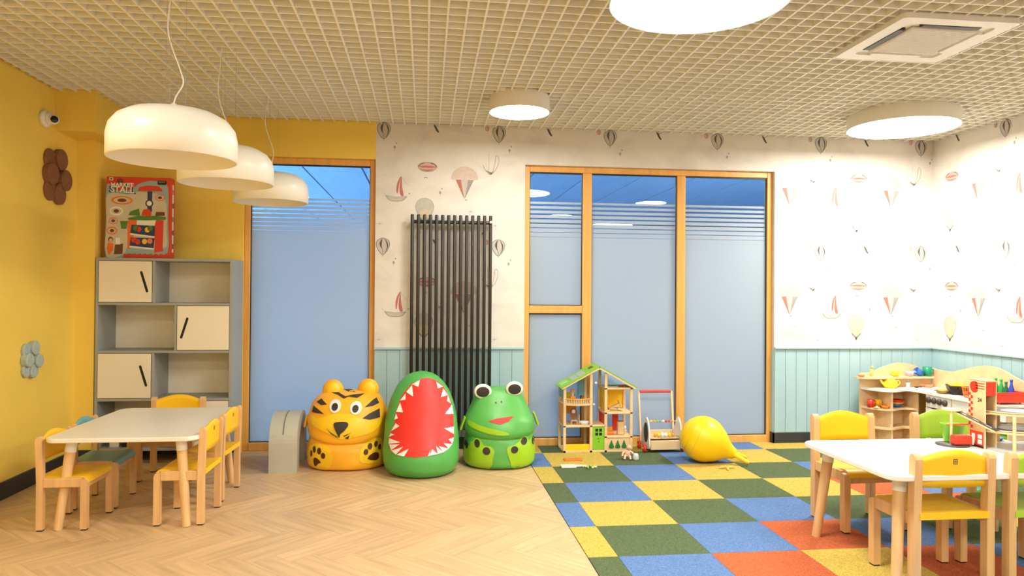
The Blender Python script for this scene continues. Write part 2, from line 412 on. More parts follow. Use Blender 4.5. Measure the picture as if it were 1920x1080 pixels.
for x, y, d, w_ in ((2.3, -3.9, .455, 'small round ceiling lamp mirrored in the middle window pane'), (2.6, -7.4, .83, 'large round ceiling lamp behind the camera near the right wall'), (1.3, -5.9, .455, 'small round ceiling lamp right of and behind the camera'),
                    (-2.9, -4.1, .455, 'small unseen ceiling lamp added to brighten the yellow left wall'), (-.6, -7.0, .83, 'large unseen ceiling lamp added straight behind the camera'), (-.4, -8.6, .455, 'small unseen ceiling lamp added at the far rear of the room')):  # unseen lamps added for light; the first lifts the left wall
    ceiling_lamp(x, y, d, w_)
# ================================================================ WALLPAPER PRINTS (flat print on the wallpaper)
INK = {'dark': rgb(92, 84, 78), 'grey': rgb(158, 153, 147), 'pale': rgb(196, 191, 182), 'red': rgb(192, 116, 102), 'pink': rgb(214, 178, 166),
       'cream': rgb(216, 200, 168), 'line': rgb(132, 124, 116), 'blush': rgb(214, 194, 180)}
for k_, c_ in INK.items(): INK[k_] = mat('print_'+k_, c_, 0.8, var=0.05, scale=30)
INKS = list(INK); INKM = [INK[k] for k in INKS]
class Print:
    """flat layered print in a (u, v) plane; the v axis is up, layers 0.15 mm apart"""
    def __init__(s): s.mb = MB(); s.l = 0
    def fill(s, poly, ink):
        s.l += 1; d = -.0006-.00015*s.l; s.mb.m = INKS.index(ink)
        a = sum(poly[i][0]*poly[(i+1) % len(poly)][1]-poly[(i+1) % len(poly)][0]*poly[i][1] for i in range(len(poly)))
        if a < 0: poly = poly[::-1]
        s.mb.add([(x, d, z) for x, z in poly], [tuple(range(len(poly)))]); return s
    def stroke(s, pts, ink, w=.0035):
        s.l += 1; d = -.0006-.00015*s.l; s.mb.m = INKS.index(ink)
        for i in range(len(pts)-1):
            a, b = Vector(pts[i]), Vector(pts[i+1]); t = (b-a)
            if t.length < 1e-6: continue
            n = Vector((-t.y, t.x)).normalized()*w/2
            q = [a-n, b-n, b+n, a+n]
            s.mb.add([(p.x, d, p.y) for p in q], [(0, 1, 2, 3)])
        return s
    def arc(s, cx, cy, rx, ry, a0, a1, ink, w=.0035, n=14):
        return s.stroke([(cx+rx*math.cos(a0+(a1-a0)*i/n), cy+ry*math.sin(a0+(a1-a0)*i/n)) for i in range(n+1)], ink, w)
    def mesh(s, nm): return s.mb.mesh(nm, INKM)
def p_balloon(k=1.0):
    p = Print(); out = smooth_closed([(0, .07*k), (.05*k, .045*k), (.056*k, 0), (.03*k, -.05*k), (0, -.075*k), (-.03*k, -.05*k), (-.056*k, 0), (-.05*k, .045*k)], 4)
    p.fill(out, 'pale'); p.stroke(out+[out[0]], 'dark', .004*k)
    p.fill(smooth_closed([(-.004*k, .066*k), (-.028*k, .03*k), (-.022*k, -.005*k), (0, -.04*k), (.002*k, -.07*k), (-.004*k, -.03*k), (-.010*k, 0), (-.008*k, .04*k)], 4), 'dark')
    p.fill(smooth_closed([(.012*k, .064*k), (.040*k, .03*k), (.044*k, -.01*k), (.018*k, -.058*k), (.034*k, -.01*k), (.028*k, .03*k)], 4), 'dark')
    p.stroke([(0, -.075*k), (0, -.092*k)], 'dark', .003*k); return p
def p_small():
    p = Print(); o = ell(0, 0, .017, .022, 12); p.fill(o, 'pink'); p.stroke(o+[o[0]], 'red', .003); p.arc(0, 0, .007, .02, -PI/2, PI/2, 'red', .003); return p
def p_chute():
    p = Print()
    p.fill(smooth_closed([(-.118, .02), (-.105, .07), (-.06, .115), (0, .128), (.06, .115), (.105, .07), (.118, .02), (.08, .012), (.04, .022), (0, .012), (-.04, .022), (-.08, .012)], 3), 'blush')
    p.arc(0, .02, .118, .108, 0, PI, 'pale', .004)
    p.fill([(-.078, .012), (-.035, .016), (-.012, -.09), (-.004, -.15)], 'red'); p.fill([(-.035, .016), (.03, .016), (.004, -.15), (-.004, -.15)], 'pale')
    p.fill([(.03, .016), (.078, .012), (.004, -.15)], 'grey'); p.stroke([(-.078, .012), (-.004, -.15), (.078, .012)], 'line', .0025)
    p.fill(ell(.012, -.166, .012, .005, 10), 'grey'); return p
def p_boat():
    p = Print()
    p.fill(smooth_closed([(-.09, -.06), (-.06, -.098), (-.02, -.108), (.04, -.106), (.085, -.078), (.092, -.064), (0, -.072)], 3), 'pale')
    p.stroke(smooth_open([(-.09, -.06), (-.055, -.10), (0, -.108), (.06, -.10), (.092, -.064)]), 'line', .004); p.stroke([(-.09, -.06), (0, -.072), (.092, -.064)], 'grey', .003)
    p.fill(smooth_closed([(.042, .112), (.012, .06), (.002, -.01), (.012, -.045), (.018, -.01), (.028, .05)], 3), 'red')
    p.fill(smooth_closed([(.045, .112), (.034, .05), (.03, -.01), (.040, -.055), (.066, -.058), (.052, .02)], 3), 'red')
    p.stroke(smooth_open([(.045, .115), (.08, .06), (.13, .03)]), 'pale', .003); p.stroke([(-.09, -.06), (-.12, -.03)], 'pale', .003)
    p.fill(ell(.115, -.04, .008, .005, 8), 'grey'); return p
def p_airship():
    p = Print()
    o = smooth_closed([(-.082, 0), (-.06, .03), (0, .040), (.06, .03), (.084, 0), (.05, -.034), (0, -.042), (-.05, -.034)], 4)
    p.fill(o, 'pink'); p.fill(smooth_closed([(-.078, 0), (0, .010), (.078, 0), (0, -.008)], 4), 'red'); p.fill(smooth_closed([(-.06, -.022), (0, -.026), (.055, -.022), (0, -.038)], 4), 'red')
    p.stroke(o+[o[0]], 'line', .003); p.stroke(smooth_open([(-.082, 0), (-.05, .026), (-.03, .032)]), 'dark', .005); p.stroke(smooth_open([(.084, 0), (.055, .026), (.03, .032)]), 'dark', .005)
    p.stroke(smooth_open([(-.03, -.10), (-.012, -.092), (.005, -.098)]), 'dark', .004); return p
def p_jelly():
    p = Print()
    p.fill([(-.045, -.045), (-.012, -.075), (0, -.088), (.03, -.05), (.005, -.066)], 'dark')
    p.stroke(smooth_open([(-.07, .0), (-.045, -.05), (0, -.085), (.05, -.03), (.072, .04), (.062, .085), (.045, .08), (.04, .04), (.02, -.06)]), 'grey', .0045)
    p.stroke([(-.018, .10), (-.016, -.06)], 'pale', .004); p.stroke(smooth_open([(-.045, .02), (-.03, -.03), (0, -.08)]), 'pale', .003); return p
def p_hotair():
    p = Print()
    o = smooth_closed([(0, .115), (.055, .095), (.08, .045), (.072, 0), (.045, -.05), (.015, -.085), (-.015, -.085), (-.045, -.05), (-.072, 0), (-.08, .045), (-.055, .095)], 3)
    p.fill(o, 'pale'); p.fill(smooth_closed([(-.055, -.02), (0, .02), (.055, -.02), (.02, -.075), (-.02, -.075)], 3), 'cream'); p.stroke(o+[o[0]], 'grey', .003)
    p.arc(0, .02, .04, .09, PI/2, 3*PI/2, 'cream', .003); p.arc(0, .02, .04, .09, -PI/2, PI/2, 'cream', .003)
    p.stroke([(-.045, -.06), (-.01, -.095), (.01, -.095), (.045, -.06)], 'dark', .005); p.fill([(-.012, -.095), (.012, -.095), (.008, -.118), (-.008, -.118)], 'dark'); return p
def p_bird():
    p = Print(); p.fill([(-.03, -.018), (-.005, .006), (.03, .016), (.0, .012)], 'dark'); p.stroke([(-.02, .01), (.012, .024)], 'pale', .004); return p
def p_branch():
    p = Print(); p.fill([(-.03, .03), (-.012, .03), (.022, -.03), (.012, -.036), (-.004, -.022)], 'dark'); p.stroke(smooth_open([(-.03, .04), (0, .02), (.03, .04)]), 'line', .004); return p
def p_dots():
    p = Print(); p.fill(ell(.01, .02, .006, .008, 8), 'grey'); p.fill(ell(-.006, -.014, .010, .014, 10), 'grey'); p.stroke([(-.006, -.03), (-.006, -.045)], 'grey', .002); return p
PR = [('balloon_print', p_balloon(1.0).mesh('balloon_print'), 0, 0), ('balloon_print', p_small().mesh('small_balloon_print'), -.105, .045), ('parachute_print', p_chute().mesh('parachute_print'), .71, -.43),
      ('sailboat_print', p_boat().mesh('sailboat_print'), .11, -.51), ('airship_print', p_airship().mesh('airship_print'), .38, -.31), ('parachute_print', p_jelly().mesh('lines_print'), .94, -.28),
      ('hot_air_balloon_print', p_hotair().mesh('hot_air_balloon_print'), .36, -.70), ('bird_print', p_bird().mesh('bird_print'), .76, -.71), ('bird_print', p_branch().mesh('branch_print'), .46, .03),
      ('balloon_print', p_dots().mesh('dots_print'), .10, -.13), ('balloon_print', p_dots().mesh('dots_print'), .5, -.52), ('bird_print', p_bird().mesh('bird_print'), 1.0-.02, -.83)]
HOLES = [(-.14, 2.226, -1, 2.535)]
for i in range(-1, 7):
    for j in range(3):
        for nm, me, dx, dz in PR:
            s_, z_ = -1.38+1.012*i+dx, 2.79-1.012*j+dz
            hw = max(abs(v.co.x) for v in me.vertices); hh = max(abs(v.co.z) for v in me.vertices)
            if z_-hh < .90 or z_-hh > HC: continue
            if s_-hw > -1.445 and s_+hw < XR-.002:
                if any(s_+hw > a and s_-hw < b and z_+hh > c and z_-hh < d for a, b, c, d in HOLES): continue
                link(nm, me, wall_back, (s_, 0, z_))
            elif s_-hw > XR+.002 and s_ < XR+3.0:
                link(nm, me, wall_right, (XR, -(s_-XR), z_), (0, 0, -PI/2))

# ================================================================ RADIATOR
rad = thing('radiator', 'tall black tubular radiator fixed on the balloon wallpaper', 'radiator', (-.785, -.085, 0))
n = 14
tube = MB().lathe([(.0001, .18), (.0148, .18), (.0148, 2.045), (.0125, 2.05), (.0001, 2.05)], 14).mesh('radiator_tube', M['radiator'])
for i in range(n): link('radiator_tube', tube, rad, (-.34+.68*i/(n-1), 0, 0))
for z in (1.99, .24):
    MB().tube([(-.34, .028, z), (.345, .028, z)], .016, 12).build('header_pipe', M['radiator'], rad)
MB().tube([(-.28, .028, 1.9), (-.28, .085, 1.9)], .01, 8).build('bracket', M['radiator'], rad); MB().tube([(.28, .028, 1.9), (.28, .085, 1.9)], .01, 8).build('bracket', M['radiator'], rad)
MB().lathe([(.012, 0), (.012, .018), (.008, .022), (.0001, .022)], 12, Matrix.Translation((.34, -.012, 1.992)) @ Matrix.Rotation(PI/2, 4, 'X')).build('vent_cap', M['white'], rad)

# ================================================================ PENDANT LAMPS
def pendant(x, y, z, label, wave):
    t = thing('pendant_lamp', label, 'pendant lamp', (x, y, z), 0, 'white dome pendant lamps in a row')
    R = .276
    outer = [(R-.006, 0), (R, .002), (R, .10), (R-.01, .145), (R-.04, .185), (R-.09, .213), (R-.17, .228), (.02, .232), (.0001, .232)]
    inner = [(.0001, .222), (R-.175, .218), (R-.097, .203), (R-.05, .178), (R-.02, .14), (R-.012, .10), (R-.008, .004), (R-.006, 0)]
    MB().lathe(outer, 56, cap=(False, False)).build('shade', M['lamp_white'], t)
    MB().lathe(inner, 56, cap=(False, False)).build('inner_reflector', M['lamp_white'], t)
    MB().lathe([(.0001, .188), (R-.055, .188), (R-.05, .19)], 40, cap=(False, False)).build('diffuser', M['lamp_white'], t)
    MB().lathe([(.022, .231), (.018, .252), (.007, .262), (.0001, .262)], 16).build('cord_grip', M['white'], t)
    top = HC-z+.05
    pts = smooth_open([(dx, -dx*.4, .26+(top-.26)*s) for s, dx in wave], 6)
    MB().tube(pts, .0032, 7).build('cord', M['white'], t)
    for k in range(3):
        a = 2*PI*k/3+.5
        MB().tube([(.05*math.cos(a), .05*math.sin(a), .23), (.05*math.cos(a), .05*math.sin(a), top)], .0007, 5).build('suspension_wire', M['cab_grey'], t)
    return t
pendant(-2.155, -3.0, 1.962, 'nearest and largest white dome pendant lamp', [(0, 0), (.05, .012), (.13, .046), (.22, .032), (.42, -.02), (.55, -.034), (.75, -.02), (1, -.01)])
pendant(-2.215, -1.87, 2.02, 'middle white dome pendant lamp of the row of three', [(0, 0), (.06, .012), (.15, .006), (.35, -.04), (.52, -.062), (.7, -.052), (1, -.035)])
pendant(-2.18, -.75, 2.045, 'farthest white dome pendant lamp, overlapping the tall left window', [(0, 0), (.08, .006), (.22, .018), (.4, -.02), (.58, -.05), (.75, -.045), (1, -.012)])

# ================================================================ AIR CONDITIONER, CAMERA, WALL FLOWERS
ac = thing('air_conditioner', 'white square cassette air conditioner set in the grid ceiling', 'air conditioner', (1.785, -2.635, 2.815))
fr = MB(); A, B = .335, .255
o1 = rrect(-A, A, -A, A, .03); o2 = rrect(-B, B, -B, B, .03); k = len(o1)
fr.add([(x, y, .0) for x, y in o1]+[(x, y, .0) for x, y in o2]+[(x, y, .03) for x, y in o1]+[(x, y, .012) for x, y in o2],
       [(i, k+i, k+(i+1) % k, (i+1) % k) for i in range(k)]+[(i, (i+1) % k, 2*k+(i+1) % k, 2*k+i) for i in range(k)]+[(k+i, 3*k+i, 3*k+(i+1) % k, k+(i+1) % k) for i in range(k)])
fr.build('frame', M['white'], ac)
MB().box(-A+.01, A-.01, -A+.01, A-.01, .0121, .2).build('housing', M['white'], ac)
slot = MB().rbox(-.17, .17, -.021, .021, -.003, .03, .006, 2).mesh('air_slot', M['black'])
flap = MB().rbox(-.16, .16, -.019, .019, -.003, .02, .005, 2).mesh('louver', M['white'])
for a, op in ((0, 0), (PI/2, 1), (PI, 1), (3*PI/2, 0)):
    x, y = -math.sin(a)*.235, math.cos(a)*.235
    link('air_slot' if op else 'louver', slot if op else flap, ac, (x, y, 0), (0, 0, a))
gr = MB().rbox(-.2, .2, -.2, .2, -.002, .012, .02, 2).build('grille', mat('grille_grey', rgb(206, 200, 188), .5), ac)
gs = MB().box(-.185, .185, -.003, .003, -.004, -.002).mesh('grille_bar', M['white'])
for i in range(24): link('grille_bar', gs, gr, (0, -.176+.0153*i, 0))

cc = thing('security_camera', 'white dome security camera on the yellow wall under the ceiling', 'camera', (XL, -.88, 2.60))
Rx = Matrix.Rotation(PI/2, 4, 'Y')
MB().lathe([(.0001, 0), (.06, 0), (.062, .02), (.055, .034), (.0001, .034)], 28, Rx).build('mount', M['white'], cc)
MB().lathe([(.0001, .03), (.046, .03), (.048, .05), (.036, .066), (.0001, .068)], 24, Rx).build('swivel', M['white'], cc)
Td = Matrix.Translation((.07, .0, -.008)) @ Matrix.Rotation(PI/2, 4, 'Y') @ Matrix.Rotation(.55, 4, 'X')
MB().ball((.07, .0, -.005), .038, 20, 12).build('body', M['white'], cc)
Tl = Matrix.Translation((.088, -.03, -.012)) @ Matrix.Rotation(PI/2, 4, 'X') @ Matrix.Rotation(.55, 4, 'Y')
hd = MB().lathe([(.03, -.03), (.031, .012), (.026, .016), (.0001, .016)], 24, Tl).build('lens_hood', M['white'], cc)
MB().lathe([(.0001, .0175), (.025, .0175), (.022, .02), (.0001, .021)], 24, Tl).build('lens', plastic('lens_black', rgb(14, 14, 18), .12), hd)

def wall_flower(y, z, r, col, label, arr):
    t = thing('wall_flower', label, 'wall decoration', (XL, y, z))
    R = Matrix.Rotation(PI/2, 4, 'Y')
    for dy, dz, h in arr:
        T = Matrix.Translation((0, dy*r, dz*r)) @ R
        MB().lathe([(.0001, 0), (r*.93, 0), (r, .006), (r, h-.006), (r-.006, h), (.0001, h)], 32, T, smooth=False).build('felt_disc', col, t)
    return t
arrF = [(-1.0, 1.35, .022), (.6, 1.6, .044), (-.95, -1.45, .022), (.55, -1.65, .036), (-1.15, .02, .048), (1.25, -.25, .054), (0, 0, .012)]
wall_flower(-.72, 2.215, .079, mat('felt_brown', rgb(140, 92, 60), .95, var=.08, scale=60, bump=.3, bscale=300), 'brown flower shaped felt decoration on the yellow wall', arrF)
wall_flower(-1.04, .885, .049, mat('felt_blue', rgb(176, 190, 180), .95, var=.06, scale=60, bump=.3, bscale=300), 'small pale blue flower shaped decoration low on the yellow wall', arrF)

# ================================================================ SHELF CABINET
sh = thing('shelf_cabinet', 'tall grey shelf cabinet with cream doors beside the tall left window', 'cabinet', (-3.07, -.195, 0))
W2, D0, D1 = .52, -.175, .175
g_ = M['cab_grey']
def cb(nm, *a, m=None, r=.002): return MB().rbox(*a, r, 1).build(nm, m or g_, sh)
cb('side_panel', -W2, -W2+.02, D0, D1, .10, 1.63)
MB().prism([(D0, .16)]+[(D0+.06-.06*math.cos(PI/2*i/6), .16-.06*math.sin(PI/2*i/6)) for i in range(1, 7)]+[(D1, .10), (D1, 1.63), (D0, 1.63)], W2-.02, W2, 'x').build('side_panel', g_, sh)
cb('top_panel', -W2+.02, W2-.02, D0, D1, 1.608, 1.63)
ZS = [.10, .495, .875, 1.255]
for z in ZS: cb('shelf', -W2+.02, W2-.02, D0, D1-.012, z, z+.02)
cb('back_panel', -W2+.02, W2-.02, D1-.012, D1, .10, 1.61, m=M['cab_cream'])
ZT = [.495, .875, 1.255, 1.608]
M['slot'] = plastic('slot', rgb(24, 18, 18), .7)
for i, (z0, z1) in enumerate(zip(ZS, ZT)):
    left_door = i in (1, 3)
    xd = -.085 if left_door else .085
    cb('divider', xd-.01, xd+.01, D0+.002, D1-.012, z0+.02, z1)
    a, b = (-W2+.024, xd-.014) if left_door else (xd+.014, W2-.024)
    d = cb('door', a, b, D0-.004, D0+.014, z0+.024, z1-.004, m=M['cab_cream'])
    hx = b-.055 if left_door else a+.055; hz = (z0+z1)/2+.01; tl = .045 if left_door else -.045
    poly = []
    ax = Vector((tl*.5, -.075)); 
    n_ = Vector((-ax.y, ax.x)).normalized()*.0095; e = ax.normalized()
    for s_, c0 in ((1, ax), (-1, -ax)):
        for q in range(7):
            th = -PI/2+PI*q/6
            v = c0 + s_*(e*math.cos(th)*.0095 + n_*math.sin(th)); poly.append((hx+v.x, hz+v.y))
    MB().prism(poly, D0-.0046, D0+.002, 'y').build('handle_slot', M['slot'], d)
for x in (-W2+.06, W2-.03):
    for y in (D0+.05, D1-.03):
        MB().tube([(x, y, .10), (x+(.02 if x > 0 else -.02), y, 0)], [.018, .013], 12).build('foot', M['beech'], sh)
for x_, m_, h_, c_ in ((-3.465, M['white'], .18, 'white'), (-3.372, M['black'], .19, 'black')):
    t = thing('storage_box', c_+' upright file box on the bottom shelf of the grey cabinet', 'box', (x_, -.19, .1205))
    for sx in (-1, 1): MB().rbox(*sorted((sx*.035, sx*.031)), -.11, .11, 0, h_, .001, 1).build('side', m_, t)
    MB().rbox(-.031, .031, -.11, -.106, 0, h_, .001, 1).build('spine', m_, t); MB().rbox(-.031, .031, .106, .11, 0, h_*.8, .001, 1).build('rear', m_, t); MB().rbox(-.031, .031, -.106, .106, 0, .004, .001, 1).build('bottom', m_, t)
    MB().prism(ell(0, h_*.35, .011, .011, 14), -.1106, -.11, 'y').build('finger_hole', M['slot'], t)

# ================================================================ TOY BOX ON TOP OF THE CABINET
tb = thing('toy_box', 'colourful toy market stall carton on top of the grey cabinet', 'box', (-3.30, -.25, 1.632), .03)
BW, BD, BH = .245, .05, .65
cred = mat('card_red', rgb(218, 62, 34), .5, var=.03); cgrey = mat('card_cream', rgb(206, 196, 168), .5, var=.03)
MB().rbox(-BW, BW, -BD, BD, 0, BH, .003, 1).build('carton', cred, tb)
def flat(nm, poly, m, lay=1, par=tb, y=-BD): return MB().prism(poly, y-.0003*lay, y, 'y').build(nm, m, par)
cols = {k: mat('card_'+k, v, .5, var=.02) for k, v in dict(blue=rgb(92, 128, 150), navy=rgb(40, 58, 92), green=rgb(84, 130, 50), white=rgb(238, 234, 222), black=rgb(26, 24, 24), orange=rgb(236, 110, 40), yellow=rgb(240, 196, 40), brown=rgb(110, 64, 36), pink=rgb(232, 120, 100), skin=rgb(226, 176, 130), teal=rgb(150, 176, 176)).items()}
cols['red'] = cred; cols['cream'] = cgrey
def bx(u): return -BW+(u-213)/(820-213)*2*BW
def bz(v): return (975-v)/(975-150)*BH
def bp(nm, pts, c, lay): return flat(nm, [(bx(u), bz(v)) for u, v in pts], cols[c], lay)
bp('printed_panel', smooth_closed([(216, 230), (300, 290), (420, 285), (520, 215), (620, 185), (720, 195), (790, 250), (792, 600), (790, 920), (600, 935), (390, 935), (375, 968), (216, 968), (214, 600)], 3), 'teal', 1)
bp('printed_panel', smooth_closed([(222, 330), (400, 330), (500, 300), (560, 300), (700, 320), (776, 420), (780, 700), (776, 860), (600, 880), (420, 860), (380, 940), (222, 960), (220, 600)], 3), 'cream', 2)
bp('printed_stall', [(505, 290), (520, 250), (600, 232), (700, 236), (735, 270), (735, 290)], 'red', 3)
bp('printed_stall', [(597, 292), (642, 292), (640, 500), (597, 500)], 'navy', 3)
flat('printed_clock', ell(bx(615), bz(415), .03, .03, 16), cols['navy'], 4); flat('printed_clock', ell(bx(615), bz(415), .02, .02, 16), cols['white'], 5)
bp('printed_stall', [(410, 570), (500, 545), (700, 540), (775, 550), (770, 580), (600, 590), (430, 590)], 'green', 4)
bp('printed_stall', [(412, 590), (500, 590), (500, 640), (440, 880), (415, 880)], 'orange', 3); bp('printed_stall', [(680, 585), (752, 585), (745, 850), (752, 900), (668, 918), (668, 640)], 'red', 4)
bp('printed_stall', [(500, 575), (680, 580), (676, 640), (500, 640)], 'white', 3)
bp('printed_tray', [(450, 635), (672, 645), (668, 760), (440, 720)], 'navy', 5); bp('printed_tray', [(445, 765), (668, 770), (660, 880), (435, 860)], 'navy', 5)
bp('printed_tray', [(440, 722), (668, 750), (668, 765), (440, 740)], 'white', 6); bp('printed_tray', [(435, 850), (660, 872), (660, 888), (435, 868)], 'white', 6)
for u, v, c in ((490, 670, 'green'), (520, 680, 'red'), (600, 685, 'yellow'), (625, 670, 'green'), (475, 790, 'red'), (510, 810, 'red'), (575, 805, 'yellow'), (625, 800, 'pink')):
    flat('printed_fruit', ell(bx(u), bz(v), .020, .022, 12), cols[c], 6)
bp('printed_till', [(540, 540), (560, 480), (610, 470), (635, 500), (635, 545)], 'red', 5); bp('printed_goods', [(420, 540), (440, 500), (520, 470), (530, 545)], 'green', 4); bp('printed_goods', [(670, 540), (680, 500), (760, 500), (762, 540)], 'brown', 4)
for u, v, a, b, c in ((360, 390, .082, .034, 'orange'), (308, 500, .05, .036, 'white'), (280, 600, .036, .028, 'pink'), (270, 700, .04, .032, 'orange'), (715, 355, .038, .028, 'pink')):
    flat('printed_inset', ell(bx(u), bz(v), a, b, 18), cols[c], 3); flat('printed_inset', ell(bx(u), bz(v), a*.8, b*.72, 18), cols['cream'], 4); flat('printed_inset', ell(bx(u), bz(v), a*.42, b*.42, 12), cols['brown'], 5)
bp('printed_goods', [(345, 600), (415, 600), (405, 680), (355, 680)], 'green', 5)
bp('printed_child', [(222, 880), (235, 820), (285, 830), (280, 900), (240, 950)], 'orange', 5); flat('printed_child', ell(bx(258), bz(790), .019, .022, 12), cols['brown'], 6); flat('printed_child', ell(bx(260), bz(797), .013, .015, 12), cols['skin'], 7)
bp('printed_child', [(300, 840), (375, 830), (370, 935), (290, 940)], 'brown', 5); bp('printed_child', [(305, 770), (345, 770), (350, 840), (305, 840)], 'white', 5)
bp('printed_border', [(380, 935)]+[p for i in range(8) for p in ((382+50*i+10, 930), (382+50*i+25, 945), (382+50*i+40, 930))]+[(790, 935), (790, 970), (380, 970)], 'red', 6)
bp('printed_logo', rrect(690, 775, 180, 222, 12), 'black', 4); bp('printed_logo', rrect(700, 765, 188, 200, 4), 'green', 5)
bp('printed_mark', [(240, 160), (275, 160), (275, 190), (240, 190)], 'white', 3); bp('printed_mark', [(250, 168), (265, 168), (265, 182), (250, 182)], 'black', 4)
def text(nm, s, size, m, par, loc, rot, extr=.0003, sx=1.0):
    cu = bpy.data.curves.new(nm, 'FONT'); cu.body = s; cu.size = size; cu.extrude = extr; cu.align_x = 'CENTER'; cu.align_y = 'CENTER'; cu.resolution_u = 3; cu.offset = size*.025
    tmp = bpy.data.objects.new(nm, cu); C.objects.link(tmp); bpy.context.view_layer.update()
    me = bpy.data.meshes.new_from_object(tmp.evaluated_get(bpy.context.evaluated_depsgraph_get())); bpy.data.objects.remove(tmp); bpy.data.curves.remove(cu)
    me.materials.clear(); me.materials.append(m); o = link(nm, me, par, loc, rot); o.scale = (sx, 1, 1); return o
for u, v, c in ((285, 245, 'green'), (350, 235, 'red'), (440, 235, 'pink'), (395, 240, 'green'), (340, 195, 'brown')): flat('printed_fruit', ell(bx(u), bz(v), .026, .022, 12), cols[c], 4)
text('lettering', 'MARKET', .045, cols['white'], tb, (bx(360), -BD-.0022, bz(235)), (PI/2, .0, 0))
text('lettering', 'STALL', .074, cols['black'], tb, (bx(362), -BD-.0018, bz(286)), (PI/2, .05, 0), sx=1.0)
text('lettering', 'STALL', .066, cols['white'], tb, (bx(362), -BD-.0026, bz(285)), (PI/2, .05, 0), sx=1.0)
MB().prism([(-BD+.03, .05), (BD-.03, .05), (BD-.03, BH-.05), (-BD+.03, BH-.05)], BW, BW+.0004, 'x').build('printed_strip', cols['white'], tb)
for i in range(5): MB().box(BW+.0004, BW+.0008, -.015, .015, .08+.11*i, .12+.11*i).build('printed_strip', cols[['black', 'brown', 'green', 'black', 'red'][i]], tb)
# ================================================================ TABLES AND CHAIRS
def table(label, x0, x1, y0, y1, h, z=0):
    cx, cy = (x0+x1)/2, (y0+y1)/2; a, b = (x1-x0)/2, (y1-y0)/2
    t = thing('play_table', label, 'table', (cx, cy, z), 0, 'low white tables with round beech legs')
    mb = MB(); o = rrect(-a, a, -b, b, .075, 8); i_ = rrect(-a+.004, a-.004, -b+.004, b-.004, .072, 8); k = len(o)
    vs = [(x, y, h) for x, y in i_]+[(x, y, h-.004) for x, y in o]+[(x, y, h-.022) for x, y in o]+[(x, y, h-.026) for x, y in i_]
    fs = [tuple(range(k)), tuple(range(4*k-1, 3*k-1, -1))]+[(r*k+j, (r+1)*k+j, (r+1)*k+(j+1) % k, r*k+(j+1) % k) for r in range(3) for j in range(k)]
    mb.add(vs, fs).build('tabletop', M['table_top'], t)
    for sx in (-1, 1):
        for sy in (-1, 1):
            top = Vector((sx*(a-.115), sy*(b-.115), h-.026)); bot = Vector((sx*(a-.065), sy*(b-.065), 0))
            m1 = top.lerp(bot, .13)
            lg = MB().tube([m1, bot], [.029, .024], 20).build('leg', M['beech'], t)
            MB().tube([top, m1.lerp(bot, .01)], [.031, .031], 20).build('collar', M['white'], lg)
    return t
table('low white play table beside the yellow wall', -3.145, -2.312, -2.09, -.96, .53)
table('low white play table on the checkered carpet with a toy garage', 1.14, 2.37, -3.335, -2.49, .53, .004)

